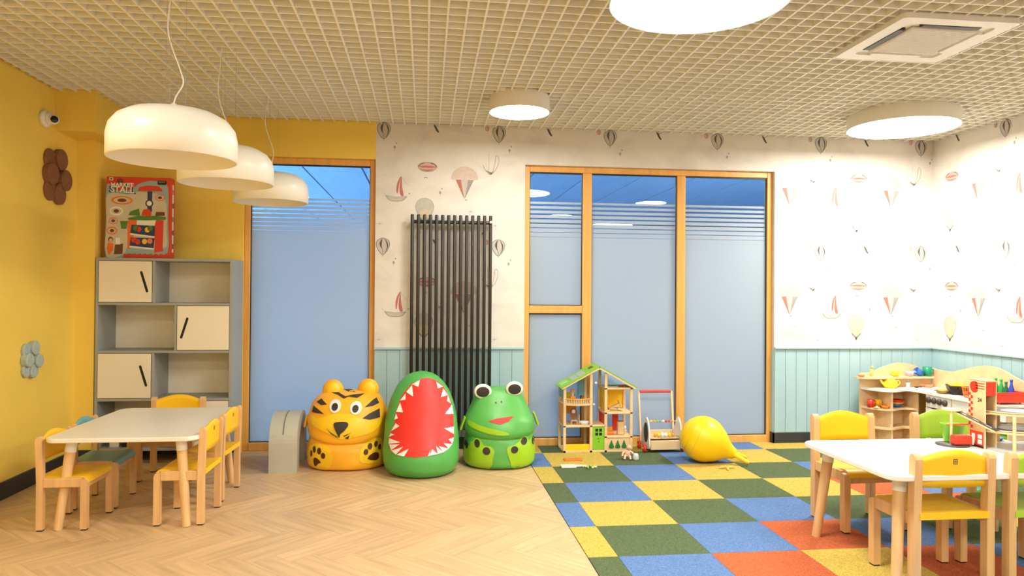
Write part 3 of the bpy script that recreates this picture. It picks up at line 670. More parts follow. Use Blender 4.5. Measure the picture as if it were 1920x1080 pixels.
M['beech_c'] = mat('beech_c', rgb(226, 182, 126), 0.42, var=0.06, scale=5, stretch=(6, 6, 0.7), rnd=0.05)
def rleg(x, y0, y1, z1, top_r, w=.036):
    """flat sided leg with a rounded top, seen from the side"""
    prof = [(y0, 0), (y1, 0)]
    cy, r = (y0+y1)/2, (y1-y0)/2
    prof += [(cy+r*math.cos(PI*i/8), z1-r*top_r+r*top_r*math.sin(PI*i/8)) for i in range(9)]
    return prof
def chair(col, colname, s, loc, rz, label, k=1.0, dep=1.0):
    t = thing('child_chair', label, 'chair', loc, rz, 'small beech chairs with coloured seats')
    W = .205*s; wd = .019*s; SH = .335*s*k; BH_ = .60*s*k; t.scale = (1, dep, 1)
    for sx in (-1, 1):
        x0, x1 = sorted((sx*W, sx*(W-2*wd)))
        # back post: straight below the seat, leaning back above it
        ya, yb = .135*s, .18*s
        prof = [(ya, .008), (yb, .008), (yb, SH*.9), (yb+.012*s, BH_-.03*s)]
        cy, r = (ya+yb)/2+.011*s, .0215*s
        prof += [(cy+r*math.cos(PI*i/8), BH_-.03*s+r*1.2*math.sin(PI*i/8)) for i in range(1, 8)] + [(ya+.010*s, BH_-.03*s), (ya, SH*.92)]
        p = MB().prism(prof, x0, x1, 'x').build('back_post', M['beech_c'], t)
        MB().rbox(x0+.003, x1-.003, ya+.003, yb-.003, 0, .009, .001, 1).build('floor_glide', M['rubber'], p)
        prof = [(-.17*s, .008), (-.125*s, .008), (-.125*s, SH-.012*s)]+[(-.14*s-.03*s*math.sin(PI/2*i/6), SH-.042*s+.03*s*math.cos(PI/2*i/6)) for i in range(7)]
        p = MB().prism(prof, x0, x1, 'x').build('front_leg', M['beech_c'], t)
        MB().rbox(x0+.003, x1-.003, -.167*s, -.128*s, 0, .009, .001, 1).build('floor_glide', M['rubber'], p)
        xi0, xi1 = sorted((sx*(W-.004*s), sx*(W-.030*s)))
        MB().rbox(xi0, xi1, -.126*s, .136*s, SH-.062*s, SH-.004*s, .003, 1).build('side_rail', M['beech_c'], t)
    MB().rbox(-W+2*wd, W-2*wd, -.150*s, -.132*s, SH-.075*s, SH-.022*s, .003, 1).build('front_rail', M['beech_c'], t)
    xi = W-.030*s
    top = smooth_open([(.185*s, SH+.002*s), (.05*s, SH-.006*s), (-.06*s, SH-.002*s), (-.125*s, SH+.003*s), (-.158*s, SH-.010*s), (-.172*s, SH-.036*s)], 4)
    bot = [(y, z-.011*s) for y, z in top[:-8]]+[(y+.009*s, z-.007*s) for y, z in top[-8:]]
    back_lip = [(.185*s, SH-.030*s), (.174*s, SH-.030*s)]
    MB().prism(top+bot[::-1]+[back_lip[1], back_lip[0]], -xi, xi, 'x').build('seat', col, t)
    # curved backrest panel with an arched top
    mb = MB(); nx = 18; nz = 5; xb = W-2*wd+.003; vs = []
    for side in (0, 1):
        for i in range(nx+1):
            u = -1+2*i/nx
            zt = BH_-.028*s+.040*s*math.cos(u*PI/2); zb = BH_-.165*s
            yb_ = .172*s+.016*s*math.cos(u*PI/2)-(.0 if side else .011*s)
            for j in range(nz+1):
                z = zb+(zt-zb)*j/nz; vs.append((u*xb, yb_+(z-zb)*.03-.006*s, z))
    st = (nx+1)*(nz+1); fs = []
    ix = lambda sd, i, j: sd*st+i*(nz+1)+j
    for i in range(nx):
        for j in range(nz):
            fs.append((ix(0, i, j), ix(0, i+1, j), ix(0, i+1, j+1), ix(0, i, j+1))); fs.append((ix(1, i, j), ix(1, i, j+1), ix(1, i+1, j+1), ix(1, i+1, j)))
        fs.append((ix(0, i, nz), ix(0, i+1, nz), ix(1, i+1, nz), ix(1, i, nz))); fs.append((ix(0, i, 0), ix(1, i, 0), ix(1, i+1, 0), ix(0, i+1, 0)))
    br = mb.add(vs, fs, True).build('backrest', col, t)
    ey = .172*s+.016*s-.006*s+.135*s*.03
    e = MB().box(-.011*s, .011*s, ey, ey+.0012, BH_-.055*s, BH_-.030*s).build('emblem', mat('emblem', rgb(110, 84, 40), .6), br)
    for k in range(2):
        for l in range(2): MB().box((-.008+.009*k)*s, (-.001+.009*k)*s, ey+.0012, ey+.0016, BH_-(.052-.011*l)*s, BH_-(.045-.011*l)*s).build('emblem', mat('emblem_l', rgb(200, 168, 60), .6), br)
    return t
Yc, Gc, Tc = M['yel'], M['lime'], M['teal']
# facing: rz = 0 looks to -y; +90 deg looks to +x; -90 deg looks to -x; 180 deg looks to +y
chair(Yc, 'yellow', .90, (-3.045, -1.872, 0), PI/2, 'yellow beech chair nearest the yellow wall, at the near end of the left table', 1.0, .86)
chair(Tc, 'blue', .90, (-3.06, -1.45, 0), PI/2+.05, 'only blue seated beech chair, tucked under the left table', 1.0, .86)
chair(Yc, 'yellow', .95, (-2.43, -1.825, 0), -PI/2, 'near yellow beech chair on the right long side of the left table', 1.01, .84)
chair(Yc, 'yellow', .95, (-2.44, -1.33, 0), -PI/2-.04, 'far yellow beech chair on the right long side of the left table', 1.01, .84)
chair(Yc, 'yellow', .95, (-2.865, -.80, 0), 0, 'yellow beech chair at the far end of the left table before the cabinet')
chair(Yc, 'yellow', 1.0, (1.585, -2.36, .004), .04, 'yellow beech chair behind the right table nearest the window', 1.06)
chair(Gc, 'green', 1.0, (2.245, -2.36, .004), -.05, 'lime green beech chair behind the right table near the stove', 1.06)
chair(Yc, 'yellow', 1.0, (1.455, -3.15, .004), PI, 'yellow beech chair in front of the right table with its back to the camera', 1.06)
chair(Gc, 'green', 1.0, (1.93, -3.15, .004), PI+.03, 'lime green beech chair cut off by the right edge of the photo', 1.06)

# ================================================================ BEAN BAGS
def patch(name, poly, front, mat_, parent, off=.004, thick=.006, res=.022, smooth=True):
    """a sewn-on piece: outline in (x, z), laid on the front of a body by front(x, z) -> y"""
    n = len(poly); xs = [p[0] for p in poly]; zs = [p[1] for p in poly]
    pts = []
    for i in range(n):
        a, b = Vector(poly[i]), Vector(poly[(i+1) % n]); k = max(1, int((b-a).length/res))
        for j in range(k): pts.append(a.lerp(b, j/k))
    nb = len(pts); ed = [(i, (i+1) % nb) for i in range(nb)]
    x = min(xs)+res*.5
    def inside(p):
        c = False
        for i in range(n):
            (x1, z1), (x2, z2) = poly[i], poly[(i+1) % n]
            if (z1 > p[1]) != (z2 > p[1]) and p[0] < (x2-x1)*(p[1]-z1)/(z2-z1)+x1: c = not c
        return c
    while x < max(xs):
        z = min(zs)+res*.5
        while z < max(zs):
            p = Vector((x, z))
            if inside(p) and min((p-q).length for q in pts[:nb]) > res*.45: pts.append(p)
            z += res
        x += res
    V, E_, F_, _, _, _ = delaunay_2d_cdt(pts, ed, [], 1, 1e-6)
    mb = MB(); m = len(V)
    vs = [(p.x, front(p.x, p.y)-off, p.y) for p in V]
    vb = [(p.x, front(p.x, p.y)-off+thick, p.y) for p in V]
    fs = []
    for f in F_:
        a = sum(V[f[i]].x*V[f[(i+1) % len(f)]].y-V[f[(i+1) % len(f)]].x*V[f[i]].y for i in range(len(f)))
        fs.append(tuple(f) if a > 0 else tuple(f[::-1]))
    cnt = {}
    for f in fs:
        for i in range(len(f)): cnt[(f[i], f[(i+1) % len(f)])] = 1
    rim = [(b, a, a+m, b+m) for (a, b) in cnt if (b, a) not in cnt]
    mb.add(vs+vb, fs, smooth); mb.add(vs+vb, rim)
    return mb.build(name, mat_, parent)
class Body:
    """soft body: profile of (z, half width, half depth, y centre), superellipse sections"""
    def __init__(s, prof, p=2.3, wob=.0, seed=1, n=56, sub=4, sag=0.0, zc=.268):
        s.sag, s.zc = sag, zc
        s.prof = smooth_open(prof, sub); s.p = p; s.wob = wob; s.n = n; s.seed = seed
    def at(s, z):
        P = s.prof
        if z <= P[0][0]: return P[0]
        for a, b in zip(P, P[1:]):
            if a[0] <= z <= b[0] and b[0] > a[0]:
                t = (z-a[0])/(b[0]-a[0]); return tuple(u+(v-u)*t for u, v in zip(a, b))
        return P[-1]
    def ripple(s, th, z):
        if not s.wob: return 1.0
        return 1+s.wob*(math.sin(th*5+z*21+s.seed)*.5+math.sin(th*9-z*34+s.seed*2.1)*.35+math.sin(z*70+th*3+s.seed)*.25)
    def droop(s, u, z): return s.sag*max(0, u)**2*math.exp(-((z-s.zc)/.085)**2)
    def front(s, x, z):
        if s.sag:
            _, w, d, yc = s.at(z); zz = z; uu = (1-min(.985, abs(x)/max(w, 1e-4))**s.p)**(1/s.p)
            for _i in range(6): zz = z+s.droop(uu, zz)
            z = zz
        _, w, d, yc = s.at(z); u = min(.985, abs(x)/max(w, 1e-4))
        th = math.atan2(-1, x/max(w, 1e-4))
        return yc-d*(1-u**s.p)**(1/s.p)*s.ripple(math.atan2(-(1-u**s.p)**(1/s.p), x/max(w, 1e-4)), z)
    def mesh(s, name, m, parent):
        vs = []
        for z, w, d, yc in s.prof:
            for j in range(s.n):
                t = 2*PI*j/s.n; c, q = math.cos(t), math.sin(t); e = 2/s.p
                x = math.copysign(abs(c)**e, c); y = math.copysign(abs(q)**e, q)
                r = s.ripple(math.atan2(y, x), z)
                vs.append((x*w*r, yc+y*d*r, z-s.droop(-y, z)))
        k, n = len(s.prof), s.n
        fs = [(i*n+j, i*n+(j+1) % n, (i+1)*n+(j+1) % n, (i+1)*n+j) for i in range(k-1) for j in range(n)]
        mb = MB().add(vs, fs, True); mb.add(vs[:n], [tuple(range(n-1, -1, -1))]); mb.add(vs[-n:], [tuple(range(n))], True)
        return mb.build(name, m, parent)
def leather(name, c, r=.42): return mat(name, c, r, var=.04, scale=6, bump=.12, bscale=120)
# ---- tiger
O_, Yl, Dk, Br, Wh = leather('bag_orange', rgb(253, 182, 36)), leather('bag_yellow', rgb(252, 204, 30)), leather('bag_dark', rgb(54, 46, 44), .6), leather('bag_brown', rgb(82, 40, 20), .6), leather('bag_white', rgb(240, 238, 230))
tg = thing('tiger_bean_bag', 'orange tiger bean bag with round ears against the tall left window', 'bean bag', (-1.612, -.50, 0)); tg.scale = (1, 1, .975)
S = 1276/260*236      # crop pixels per metre at the tiger
def tp(u, v): return ((u-845)/S, (955-v)/S*1.0-.012)
tb_ = Body([(0.0, .265, .24, 0), (.015, .30, .275, 0), (.06, .312, .29, 0), (.16, .312, .292, 0), (.23, .30, .282, 0), (.262, .298, .272, 0), (.275, .304, .288, 0), (.30, .312, .300, 0), (.36, .312, .298, 0), (.42, .306, .275, .005), (.49, .285, .235, .02), (.545, .252, .19, .035), (.578, .21, .14, .045), (.596, .12, .075, .05), (.60, .02, .02, .05)], 2.3, .016, 1, sag=.055)
tb_.mesh('body', O_, tg)
F = tb_.front
def tpatch(nm, pts, m, sm=0, **k):
    P = [tp(*p) for p in pts]
    if sm: P = smooth_closed(P, sm)
    return patch(nm, P, F, m, tg, **k)
tpatch('muzzle', [(530, 450), (600, 470), (700, 430), (800, 418), (900, 425), (1000, 470), (1090, 490), (1165, 505), (1100, 585), (980, 615), (860, 640), (780, 630), (680, 580), (560, 530)], Yl, 3, off=.006, thick=.012)
for sx in (-1, 1):
    e = MB()
    cxy = (-.125, .60) if sx < 0 else (.155, .605)
    T = Matrix.Translation((cxy[0], .03, cxy[1])) @ Matrix.Rotation(-.12*sx, 4, 'Y')
    e.ball((0, 0, 0), (.084, .038, .088), 22, 14, T).build('ear', O_, tg)
    MB().ball((0, -.016, .0), (.062, .032, .068), 20, 12, T).build('ear_lining', Yl, tg)
for u, v in ((752, 358), (936, 375)):
    ey = tpatch('eye', ell(u, v, 52, 54, 22), Wh, off=.007, thick=.01)
    x, z = tp(u-2 if u < 800 else u-4, v+6)
    pp = patch('pupil', ell(x, z, .024, .027, 18), F, Dk, tg, off=.010, thick=.006); pp.parent = ey
tpatch('nose', [(752, 505), (780, 488), (860, 488), (880, 515), (850, 560), (815, 590), (803, 625), (790, 600), (770, 560)], Dk, 3, off=.014, thick=.02)
for pts in ([(692, 258), (760, 255), (830, 282), (900, 270), (1000, 265), (940, 295), (860, 285), (820, 300), (760, 272)], [(785, 243), (850, 238), (915, 255), (850, 252)], [(570, 335), (615, 305), (675, 347), (620, 355)], [(545, 370), (585, 385), (655, 424), (535, 422)],
            [(1012, 372), (1075, 320), (1105, 305), (1132, 350), (1080, 368)], [(1000, 462), (1060, 425), (1140, 395), (1148, 470), (1060, 478)]):
    tpatch('stripe', pts, Dk, 0, off=.005, thick=.008, res=.015)
for pts in ([(690, 545), (730, 580), (785, 615), (730, 590)], [(720, 590), (790, 620), (785, 626)], [(835, 610), (905, 583), (850, 618)], [(850, 630), (895, 605), (880, 640)]):
    tpatch('whisker', pts, Dk, 0, off=.0085, thick=.008, res=.01)
for pts in ([(512, 900), (505, 780), (540, 715), (620, 690), (700, 715), (740, 790), (722, 900), (640, 940), (540, 930)], [(975, 830), (990, 740), (1040, 680), (1110, 655), (1165, 690), (1168, 860), (1100, 880), (1020, 870)]):
    tpatch('paw', pts, Yl, 3, off=.005, thick=.01)
for u, v, a, b in ((545, 790, 11, 28), (575, 748, 15, 30), (623, 756, 19, 30), (660, 795, 20, 27), (1033, 768, 20, 26), (1066, 722, 20, 28), (1115, 708, 15, 27), (1146, 742, 12, 26)):
    tpatch('toe_pad', ell(u, v, a, b, 14), Br, off=.009, thick=.008, res=.02)
tpatch('paw_pad', [(570, 830), (600, 822), (640, 858), (615, 870), (590, 900), (572, 880)], Br, 2, off=.009, thick=.008, res=.02)
tpatch('paw_pad', [(1045, 830), (1090, 785), (1135, 790), (1140, 840), (1110, 855)], Br, 2, off=.009, thick=.008, res=.02)
MB().rbox(-.012, .012, -.05, .05, -.055, .045, .01, 2, Matrix.Translation((.325, .0, .44)) @ Matrix.Rotation(.35, 4, 'Y')).build('side_tab', O_, tg)
MB().rbox(-.01, .01, -.05, .05, -.05, .045, .008, 2, Matrix.Translation((-.322, -.02, .36)) @ Matrix.Rotation(.2, 4, 'Y')).build('side_tab', O_, tg)
# ---- crocodile mouth
Gr, Rd = leather('bag_green', rgb(84, 172, 82)), leather('bag_red', rgb(226, 48, 34), .5)
cr = thing('shark_mouth_bean_bag', 'green bean bag with an open red mouth and white teeth', 'bean bag', (-1.03, -.78, 0)); cr.scale = (1, 1, .955)
S2 = 4.909*250
def cp(u, v): return ((u-440)/S2, (1027-v)/S2)
cb_ = Body([(0, .20, .22, -.02), (.02, .25, .27, -.02), (.08, .282, .31, -.02), (.17, .292, .32, -.01), (.28, .287, .30, .02), (.40, .276, .26, .06), (.50, .260, .22, .10), (.59, .232, .18, .13), (.67, .192, .14, .155), (.73, .14, .105, .17), (.765, .085, .065, .18), (.782, .02, .02, .185)], 2.1, .010, 2)
cb_.mesh('body', Gr, cr)
mouth = [(430, 130), (400, 150), (345, 172), (300, 225), (255, 280), (222, 370), (203, 450), (190, 540), (160, 610), (143, 690), (150, 740), (185, 785), (300, 800), (400, 806), (500, 797), (620, 782), (700, 750), (738, 700), (745, 620), (742, 520), (738, 430), (715, 340), (680, 260), (640, 195), (590, 158), (550, 135), (490, 120)]
patch('mouth', [cp(*p) for p in mouth], cb_.front, Rd, cr, off=.004, thick=.008)
for tri in ([(422, 140), (345, 180), (410, 200)], [(348, 185), (295, 250), (362, 288)], [(290, 262), (240, 328), (290, 318)], [(240, 345), (205, 430), (270, 428)], [(205, 445), (190, 500), (225, 482)], [(205, 528), (165, 600), (240, 548)], [(160, 620), (145, 655), (195, 625)], [(150, 665), (143, 715), (250, 682)],
            [(150, 718), (170, 762), (245, 700)], [(172, 765), (215, 792), (278, 718)], [(222, 792), (290, 800), (332, 730)], [(500, 797), (520, 792), (525, 745)], [(522, 793), (590, 784), (540, 738)], [(590, 783), (640, 775), (575, 715)], [(640, 775), (690, 752), (600, 718)], [(690, 752), (725, 722), (645, 700)],
            [(725, 720), (742, 670), (690, 672)], [(743, 640), (743, 575), (650, 572)], [(742, 465), (728, 380), (658, 450)], [(718, 370), (690, 292), (680, 340)], [(690, 290), (645, 225), (622, 300)], [(645, 210), (578, 160), (592, 220)]):
    patch('tooth', [cp(*p) for p in tri], cb_.front, Wh, cr, off=.009, thick=.007, res=.025)
# ---- frog
Lm = leather('bag_lime', rgb(160, 206, 36)); Fg = leather('bag_green2', rgb(92, 176, 80))
fg = thing('frog_bean_bag', 'green frog bean bag with big white-rimmed eyes', 'bean bag', (-.405, -.57, 0))
S3 = 4.909*241
def fp(u, v): return ((u-1170)/S3, (955-v)/S3-.008)
fb = Body([(0, .235, .22, 0), (.015, .272, .265, 0), (.06, .288, .285, 0), (.16, .285, .285, 0), (.235, .275, .27, 0), (.262, .270, .262, 0), (.275, .278, .275, 0), (.31, .285, .288, 0), (.37, .272, .265, 0), (.44, .242, .215, .02), (.52, .205, .165, .045), (.575, .18, .125, .06), (.60, .15, .09, .065), (.608, .03, .02, .07)], 2.3, .018, 3, sag=.03)
fb.mesh('body', Fg, fg)
def fpatch(nm, pts, m, sm=0, **k):
    P = [fp(*p) for p in pts]
    if sm: P = smooth_closed(P, sm)
    return patch(nm, P, fb.front, m, fg, **k)
fpatch('lips', [(868, 510), (960, 540), (1080, 565), (1230, 605), (1180, 622), (1060, 610), (940, 580), (866, 550)], Lm, 2, off=.008, thick=.014)
fpatch('mouth', [(1040, 498), (1120, 475), (1278, 460), (1230, 498), (1150, 525)], Rd, 0, off=.005, thick=.008)
for u, v in ((1122, 348), (1174, 340)): fpatch('nostril', ell(u, v, 7, 7, 10), M['black'], off=.005, thick=.006)
fpatch('foot_patch', [(832, 900), (832, 760), (860, 720), (905, 690), (940, 655), (985, 690), (1000, 720), (1060, 725), (1095, 770), (1080, 830), (1052, 938), (930, 925)], Lm, 2, off=.006, thick=.011)
fpatch('foot_patch', [(1212, 780), (1215, 730), (1270, 715), (1320, 690), (1350, 655), (1400, 648), (1425, 690), (1470, 670), (1495, 700), (1508, 860), (1440, 910), (1275, 938), (1240, 860)], Lm, 2, off=.006, thick=.011)
for u, v, a, b in ((940, 705, 24, 36), (1022, 765, 34, 34), (848, 738, 15, 36), (1280, 755, 34, 32), (1375, 686, 32, 34), (1480, 705, 20, 36)):
    fpatch('toe_spot', ell(u, v, a, b, 18), Dk, off=.010, thick=.008)
for x, z in ((-.140, .585), (.115, .605)):
    T = Matrix.Translation((x, .01, z)) @ Matrix.Rotation(-PI/2+.25, 4, 'X')
    e = MB().lathe([(.0001, -.03), (.062, -.028), (.070, -.01), (.070, .012), (.062, .020), (.0001, .020)], 30, Matrix.Translation((x, -.055, z)) @ Matrix.Rotation(PI/2+.12, 4, 'X'), sx=1.0, sy=.84).build('eye', Wh, fg)
    MB().lathe([(.052, .0185), (.052, .022), (.045, .024), (.0001, .0245)], 30, Matrix.Translation((x, -.055, z)) @ Matrix.Rotation(PI/2+.12, 4, 'X'), sx=1.0, sy=.80).build('pupil', Dk, e)
for sx in (-1, 1):
    MB().rbox(-.008, .008, -.05, .04, -.06, .05, .006, 2, Matrix.Translation((sx*.295, .0, .36 if sx > 0 else .33)) @ Matrix.Rotation(-.35*sx, 4, 'Y')).build('side_tab', Lm, fg)

# ================================================================ GREY FOAM ARCH
Fo = mat('foam_grey', rgb(186, 184, 168), .55, var=.03, scale=3, bump=.05, bscale=60)
fa = thing('foam_arch', 'grey soft foam arch standing beside the tiger bean bag', 'foam block', (-2.075, -.50, 0), .03); fa.scale = (.94, 1, .95)
outer = [(-.285, 0)]+[(-.285*math.copysign(abs(math.cos(PI*i/28))**.8, math.cos(PI*i/28)), .19+.255*abs(math.sin(PI*i/28))**.8) for i in range(29)]+[(.285, 0)]
inner = [(.155, 0)]+[(.155*math.cos(PI*i/20), .17+.155*math.sin(PI*i/20)) for i in range(21)]+[(-.155, 0)]
MB().prism(outer+inner, -.11, .11, 'x').build('arch', Fo, fa)
MB().tube([(0, -.285*math.copysign(abs(math.cos(a))**.8, math.cos(a))-.001, .19+.255*abs(math.sin(a))**.8+.001) for a in [PI*.12+PI*.4*i/10 for i in range(11)]], .0045, 6).build('seam', mat('foam_seam', rgb(120, 118, 106), .7), fa)
MB().lathe([(.0001, 0), (.03, 0), (.03, .012), (.0001, .012)], 16, Matrix.Translation((-.115, 0, .30)) @ Matrix.Rotation(-PI/2, 4, 'Y')).build('valve', mat('foam_dark', rgb(90, 90, 84), .6), fa)
# ================================================================ DOLL'S HOUSE
FZ = .004
PL = M['plywood']
dy_ = mat('paint_yellow', rgb(252, 206, 20), .45, var=.02); dr_ = mat('paint_red', rgb(226, 56, 34), .45, var=.02); dg_ = mat('paint_green', rgb(132, 200, 40), .45, var=.02)
do_ = mat('paint_orange', rgb(238, 156, 46), .45, var=.02); db_ = mat('paint_blue', rgb(110, 170, 200), .45, var=.02); dgr_ = mat('paint_grey', rgb(176, 182, 186), .45, var=.02); dk_ = mat('paint_darkgreen', rgb(44, 116, 52), .5, var=.04)
dh = thing('dolls_house', 'wooden open doll house with a green roof by the big window', 'doll house', (.49, -.155, FZ))
def db(nm, *a, m=PL, r=.0025, par=dh): return MB().rbox(*a, r, 1).build(nm, m, par)
HF, HB = -.115, .115
pf = [(-.30, .555), (-.068, .685), (.062, .685), (.288, .555)]
for x, h in pf:
    for y in (HF, HB): db('post', x-.012, x+.012, y-.009, y+.009, 0, h)
db('base_board', -.312, .30, HF-.009, HB+.009, 0, .02)
db('floor_board', -.312, -.056, HF-.009, HB+.009, .218, .234); db('floor_board', -.068, .062, HF-.009, HB+.009, .222, .236)
db('floor_board', .050, .30, HF-.009, HB+.009, .122, .138); db('floor_board', .050, .30, HF-.009, HB+.009, .328, .345); db('floor_board', .050, .30, HF-.009, HB+.009, .540, .556)
bal = [(-.312, HB), (-.312, HF)]+[(-.312+.256*i/12, HF-.045*math.sin(PI*i/12)) for i in range(1, 12)]+[(-.056, HF), (-.056, HB)]
MB().prism(bal, .408, .424, 'z').build('balcony_floor', PL, dh)
bpts = [(-.305+.242*i/12, HF-.043*math.sin(PI*i/12)) for i in range(13)]
MB().tube([(x, y, .462) for x, y in bpts], .006, 8).build('balcony_rail', do_, dh)
for x, y in bpts[1:-1]: MB().tube([(x, y, .424), (x, y, .462)], .004, 6).build('baluster', PL, dh)
def slope(nm, xa, za, xb, zb, th, m, y0=HF-.03, y1=HB+.03):
    d = Vector((xb-xa, zb-za)).normalized(); n = Vector((-d.y, d.x))*th
    if n.y < 0: n = -n
    return MB().prism([(xa, za), (xb, zb), (xb+n.x, zb+n.y), (xa+n.x, za+n.y)], y0, y1, 'y').build(nm, m, dh)
slope('rafter', -.325, .545, .0, .722, .014, PL, HF-.03, HF-.012); slope('rafter', .318, .545, .0, .722, .014, PL, HF-.03, HF-.012)
rl = slope('roof_panel', -.335, .553, .004, .738, .010, dg_); slope('roof_panel', .328, .553, -.004, .738, .010, dg_)
dL = Vector((.339, .185)).normalized()
def on_roof(a, b, y0, y1, m, nm):
    p = Vector((-.335, .553)); n = Vector((-dL.y, dL.x))
    q = [p+dL*a+n*.0101, p+dL*b+n*.0101, p+dL*b+n*.013, p+dL*a+n*.013]
    MB().prism([(v.x, v.y) for v in q], y0, y1, 'y').build(nm, m, rl)
for i in range(2):
    for j in range(2): on_roof(.12+.07*i, .185+.07*i, -.095+.085*j, -.015+.085*j, dgr_, 'solar_panel')
on_roof(.31, .35, -.04, .04, mat('paint_black', rgb(60, 64, 60), .4), 'skylight'); on_roof(.02, .09, -.05, .06, mat('paint_pale_green', rgb(170, 214, 130), .45), 'roof_window')
db('wall_panel', .074, .276, HB-.002, HB+.008, .352, .535, m=dy_); db('wall_panel', .054, .060, HF+.01, HB-.01, .36, .535, m=dy_)
db('wall_panel', .18, .235, HB-.002, HB+.008, .145, .322, m=dr_); db('wall_panel', .054, .060, HF+.01, HB-.01, .145, .322, m=dr_)
db('wall_panel', -.296, -.15, HB-.002, HB+.008, .30, .405, m=do_); db('wall_panel', -.312, -.304, -.06, .10, .25, .40, m=do_); db('wall_panel', -.296, -.20, HB-.002, HB+.008, .43, .49, m=dy_)
db('wall_panel', -.312, -.304, HF+.02, HB-.02, .46, .54, m=db_); db('wall_panel', -.14, -.08, HB-.002, HB+.008, .46, .60, m=db_)
db('skirting_panel', -.288, -.08, HF-.004, HF+.004, .020, .072, m=dy_)
dd = db('door', -.056, .050, HF-.006, HF+.002, .022, .220, m=dg_)
for i in range(2):
    for j in range(2): db('door_pane', -.03+.034*i, -.006+.034*i, HF-.0075, HF-.0055, .145+.034*j, .17+.034*j, m=M['black'], par=dd)
db('letter_slot', -.012, .008, HF-.0075, HF-.0055, .115, .119, m=M['black'], par=dd); db('door_bell', -.004, .004, HF-.0075, HF-.0055, .086, .098, m=dk_, par=dd)
gp = db('front_panel', .074, .276, HF-.006, HF+.002, .022, .118)
for i in range(3):
    x = .112+.056*i
    MB().prism(smooth_closed([(x-.002, .032), (x-.020, .036), (x-.022, .05), (x-.010, .078), (x, .104), (x+.010, .078), (x+.022, .05), (x+.020, .036), (x+.002, .032)], 3), HF-.010, HF-.005, 'y').build('cutout_tree', dk_, gp)
MB().ball((-.03, HF-.012, .60), .011, 12, 8).build('bell_knob', M['white'], dh); MB().ball((-.047, HF-.014, .415), .009, 12, 8).build('bell_knob', M['white'], dh)
# furniture of the doll's house
def toy(nm, label, cat, x, y, z): return thing(nm, label, cat, (.49+x, -.155+y, FZ+z), 0, 'doll house furniture')
def tp_(t, nm, *a, m=PL, r=.0015): return MB().rbox(*a, r, 1).build(nm, m, t)
t = toy('toy_chair', 'tiny wooden doll chair with a round mirror back on the middle left floor', 'toy chair', -.205, -.055, .234)
tp_(t, 'seat', -.028, .028, -.022, .022, .03, .037)
for x in (-.025, .025):
    for y in (-.019, .019): tp_(t, 'leg', x-.003, x+.003, y-.003, y+.003, 0, .03)
MB().prism(rrect(-.03, .03, .037, .135, .028), .018, .024, 'y').build('backrest', mat('toy_brown', rgb(146, 96, 60), .5), t); MB().prism(ell(.0, .108, .016, .017, 14), .0165, .018, 'y').build('mirror', M['white'], t)
t = toy('toy_bath', 'tiny white doll bathtub on the middle left floor', 'toy bathtub', -.115, -.06, .234)
MB().lathe([(.028, 0), (.040, .01), (.044, .028), (.040, .028), (.034, .012), (.0001, .010)], 20, sy=.6).build('tub', M['white'], t); tp_(t, 'tap_panel', -.052, -.046, -.02, .02, 0, .085); tp_(t, 'flower_print', -.046, -.0445, -.012, .012, .03, .07, m=dg_)
t = toy('toy_stove', 'tiny wooden doll stove with a chimney on the upper left floor', 'toy stove', -.205, .01, .424)
tp_(t, 'body', -.022, .022, -.015, .015, 0, .045, m=do_); tp_(t, 'oven_door', -.009, .009, -.0165, -.015, .008, .026, m=M['black']); MB().tube([(0, 0, .045), (0, 0, .09)], .009, 10).build('flue', PL, t); tp_(t, 'hood', -.018, .018, -.012, .012, .08, .105, m=do_)
t = toy('toy_bed', 'tiny wooden doll bed tipped up on the yellow room floor', 'toy bed', .17, -.04, .345)
T = Matrix.Rotation(-.42, 4, 'Y'); MB().rbox(-.055, .05, -.03, .03, .03, .038, .0015, 1, Matrix.Translation((0, 0, .012)) @ T).build('bed_board', PL, t)
for x in (-.05, .048): MB().rbox(x-.003, x+.003, -.03, .03, .0, .055, .0015, 1, Matrix.Translation((0, 0, .02 if x > 0 else .004)) @ T).build('bed_end', PL, t)
MB().rbox(-.05, .01, -.028, .028, .0, .008, .0015, 1, Matrix.Translation((.06, 0, .0)) @ Matrix.Rotation(.3, 4, 'Y')).build('bed_rail', PL, t)
t = toy('toy_cot', 'tiny dark doll cot lying beside the tipped doll bed', 'toy bed', .100, -.05, .345)
tp_(t, 'side', -.02, .02, -.02, .02, 0, .012); 
for i in range(4): tp_(t, 'bar', -.018+.011*i, -.014+.011*i, -.02, -.016, .012, .03, m=mat('toy_brown', rgb(146, 96, 60), .5))
tp_(t, 'headboard', -.022, -.018, -.02, .02, 0, .045)
t = toy('toy_rug', 'dark green oval doll rug under the roof', 'toy rug', .135, -.03, .5565)
MB().lathe([(.0001, 0), (.055, 0), (.056, .002), (.054, .004), (.0001, .004)], 28, sy=.7).build('mat', dk_, t); MB().lathe([(.056, 0), (.058, .0045), (.060, 0)], 28, sy=.7).build('rim', M['white'], t)
t = toy('toy_figure', 'small reddish doll figure lying under the roof', 'toy figure', .225, -.04, .5565)
tp_(t, 'body', -.02, .012, -.008, .008, 0, .010, m=dr_); MB().ball((.02, 0, .008), .008, 10, 8).build('head', mat('toy_skin', rgb(226, 178, 136), .6), t); tp_(t, 'legs', -.045, -.02, -.006, .006, 0, .007, m=mat('toy_brown', rgb(146, 96, 60), .5))
t = toy('toy_sofa', 'tiny orange doll sofa on the red room floor', 'toy sofa', .118, -.03, .138)
tp_(t, 'seat', -.035, .035, -.02, .02, .006, .028, m=do_); tp_(t, 'backrest', -.025, .03, .012, .022, .028, .062, m=do_); tp_(t, 'base', -.038, .038, -.022, .022, 0, .007, m=dr_)
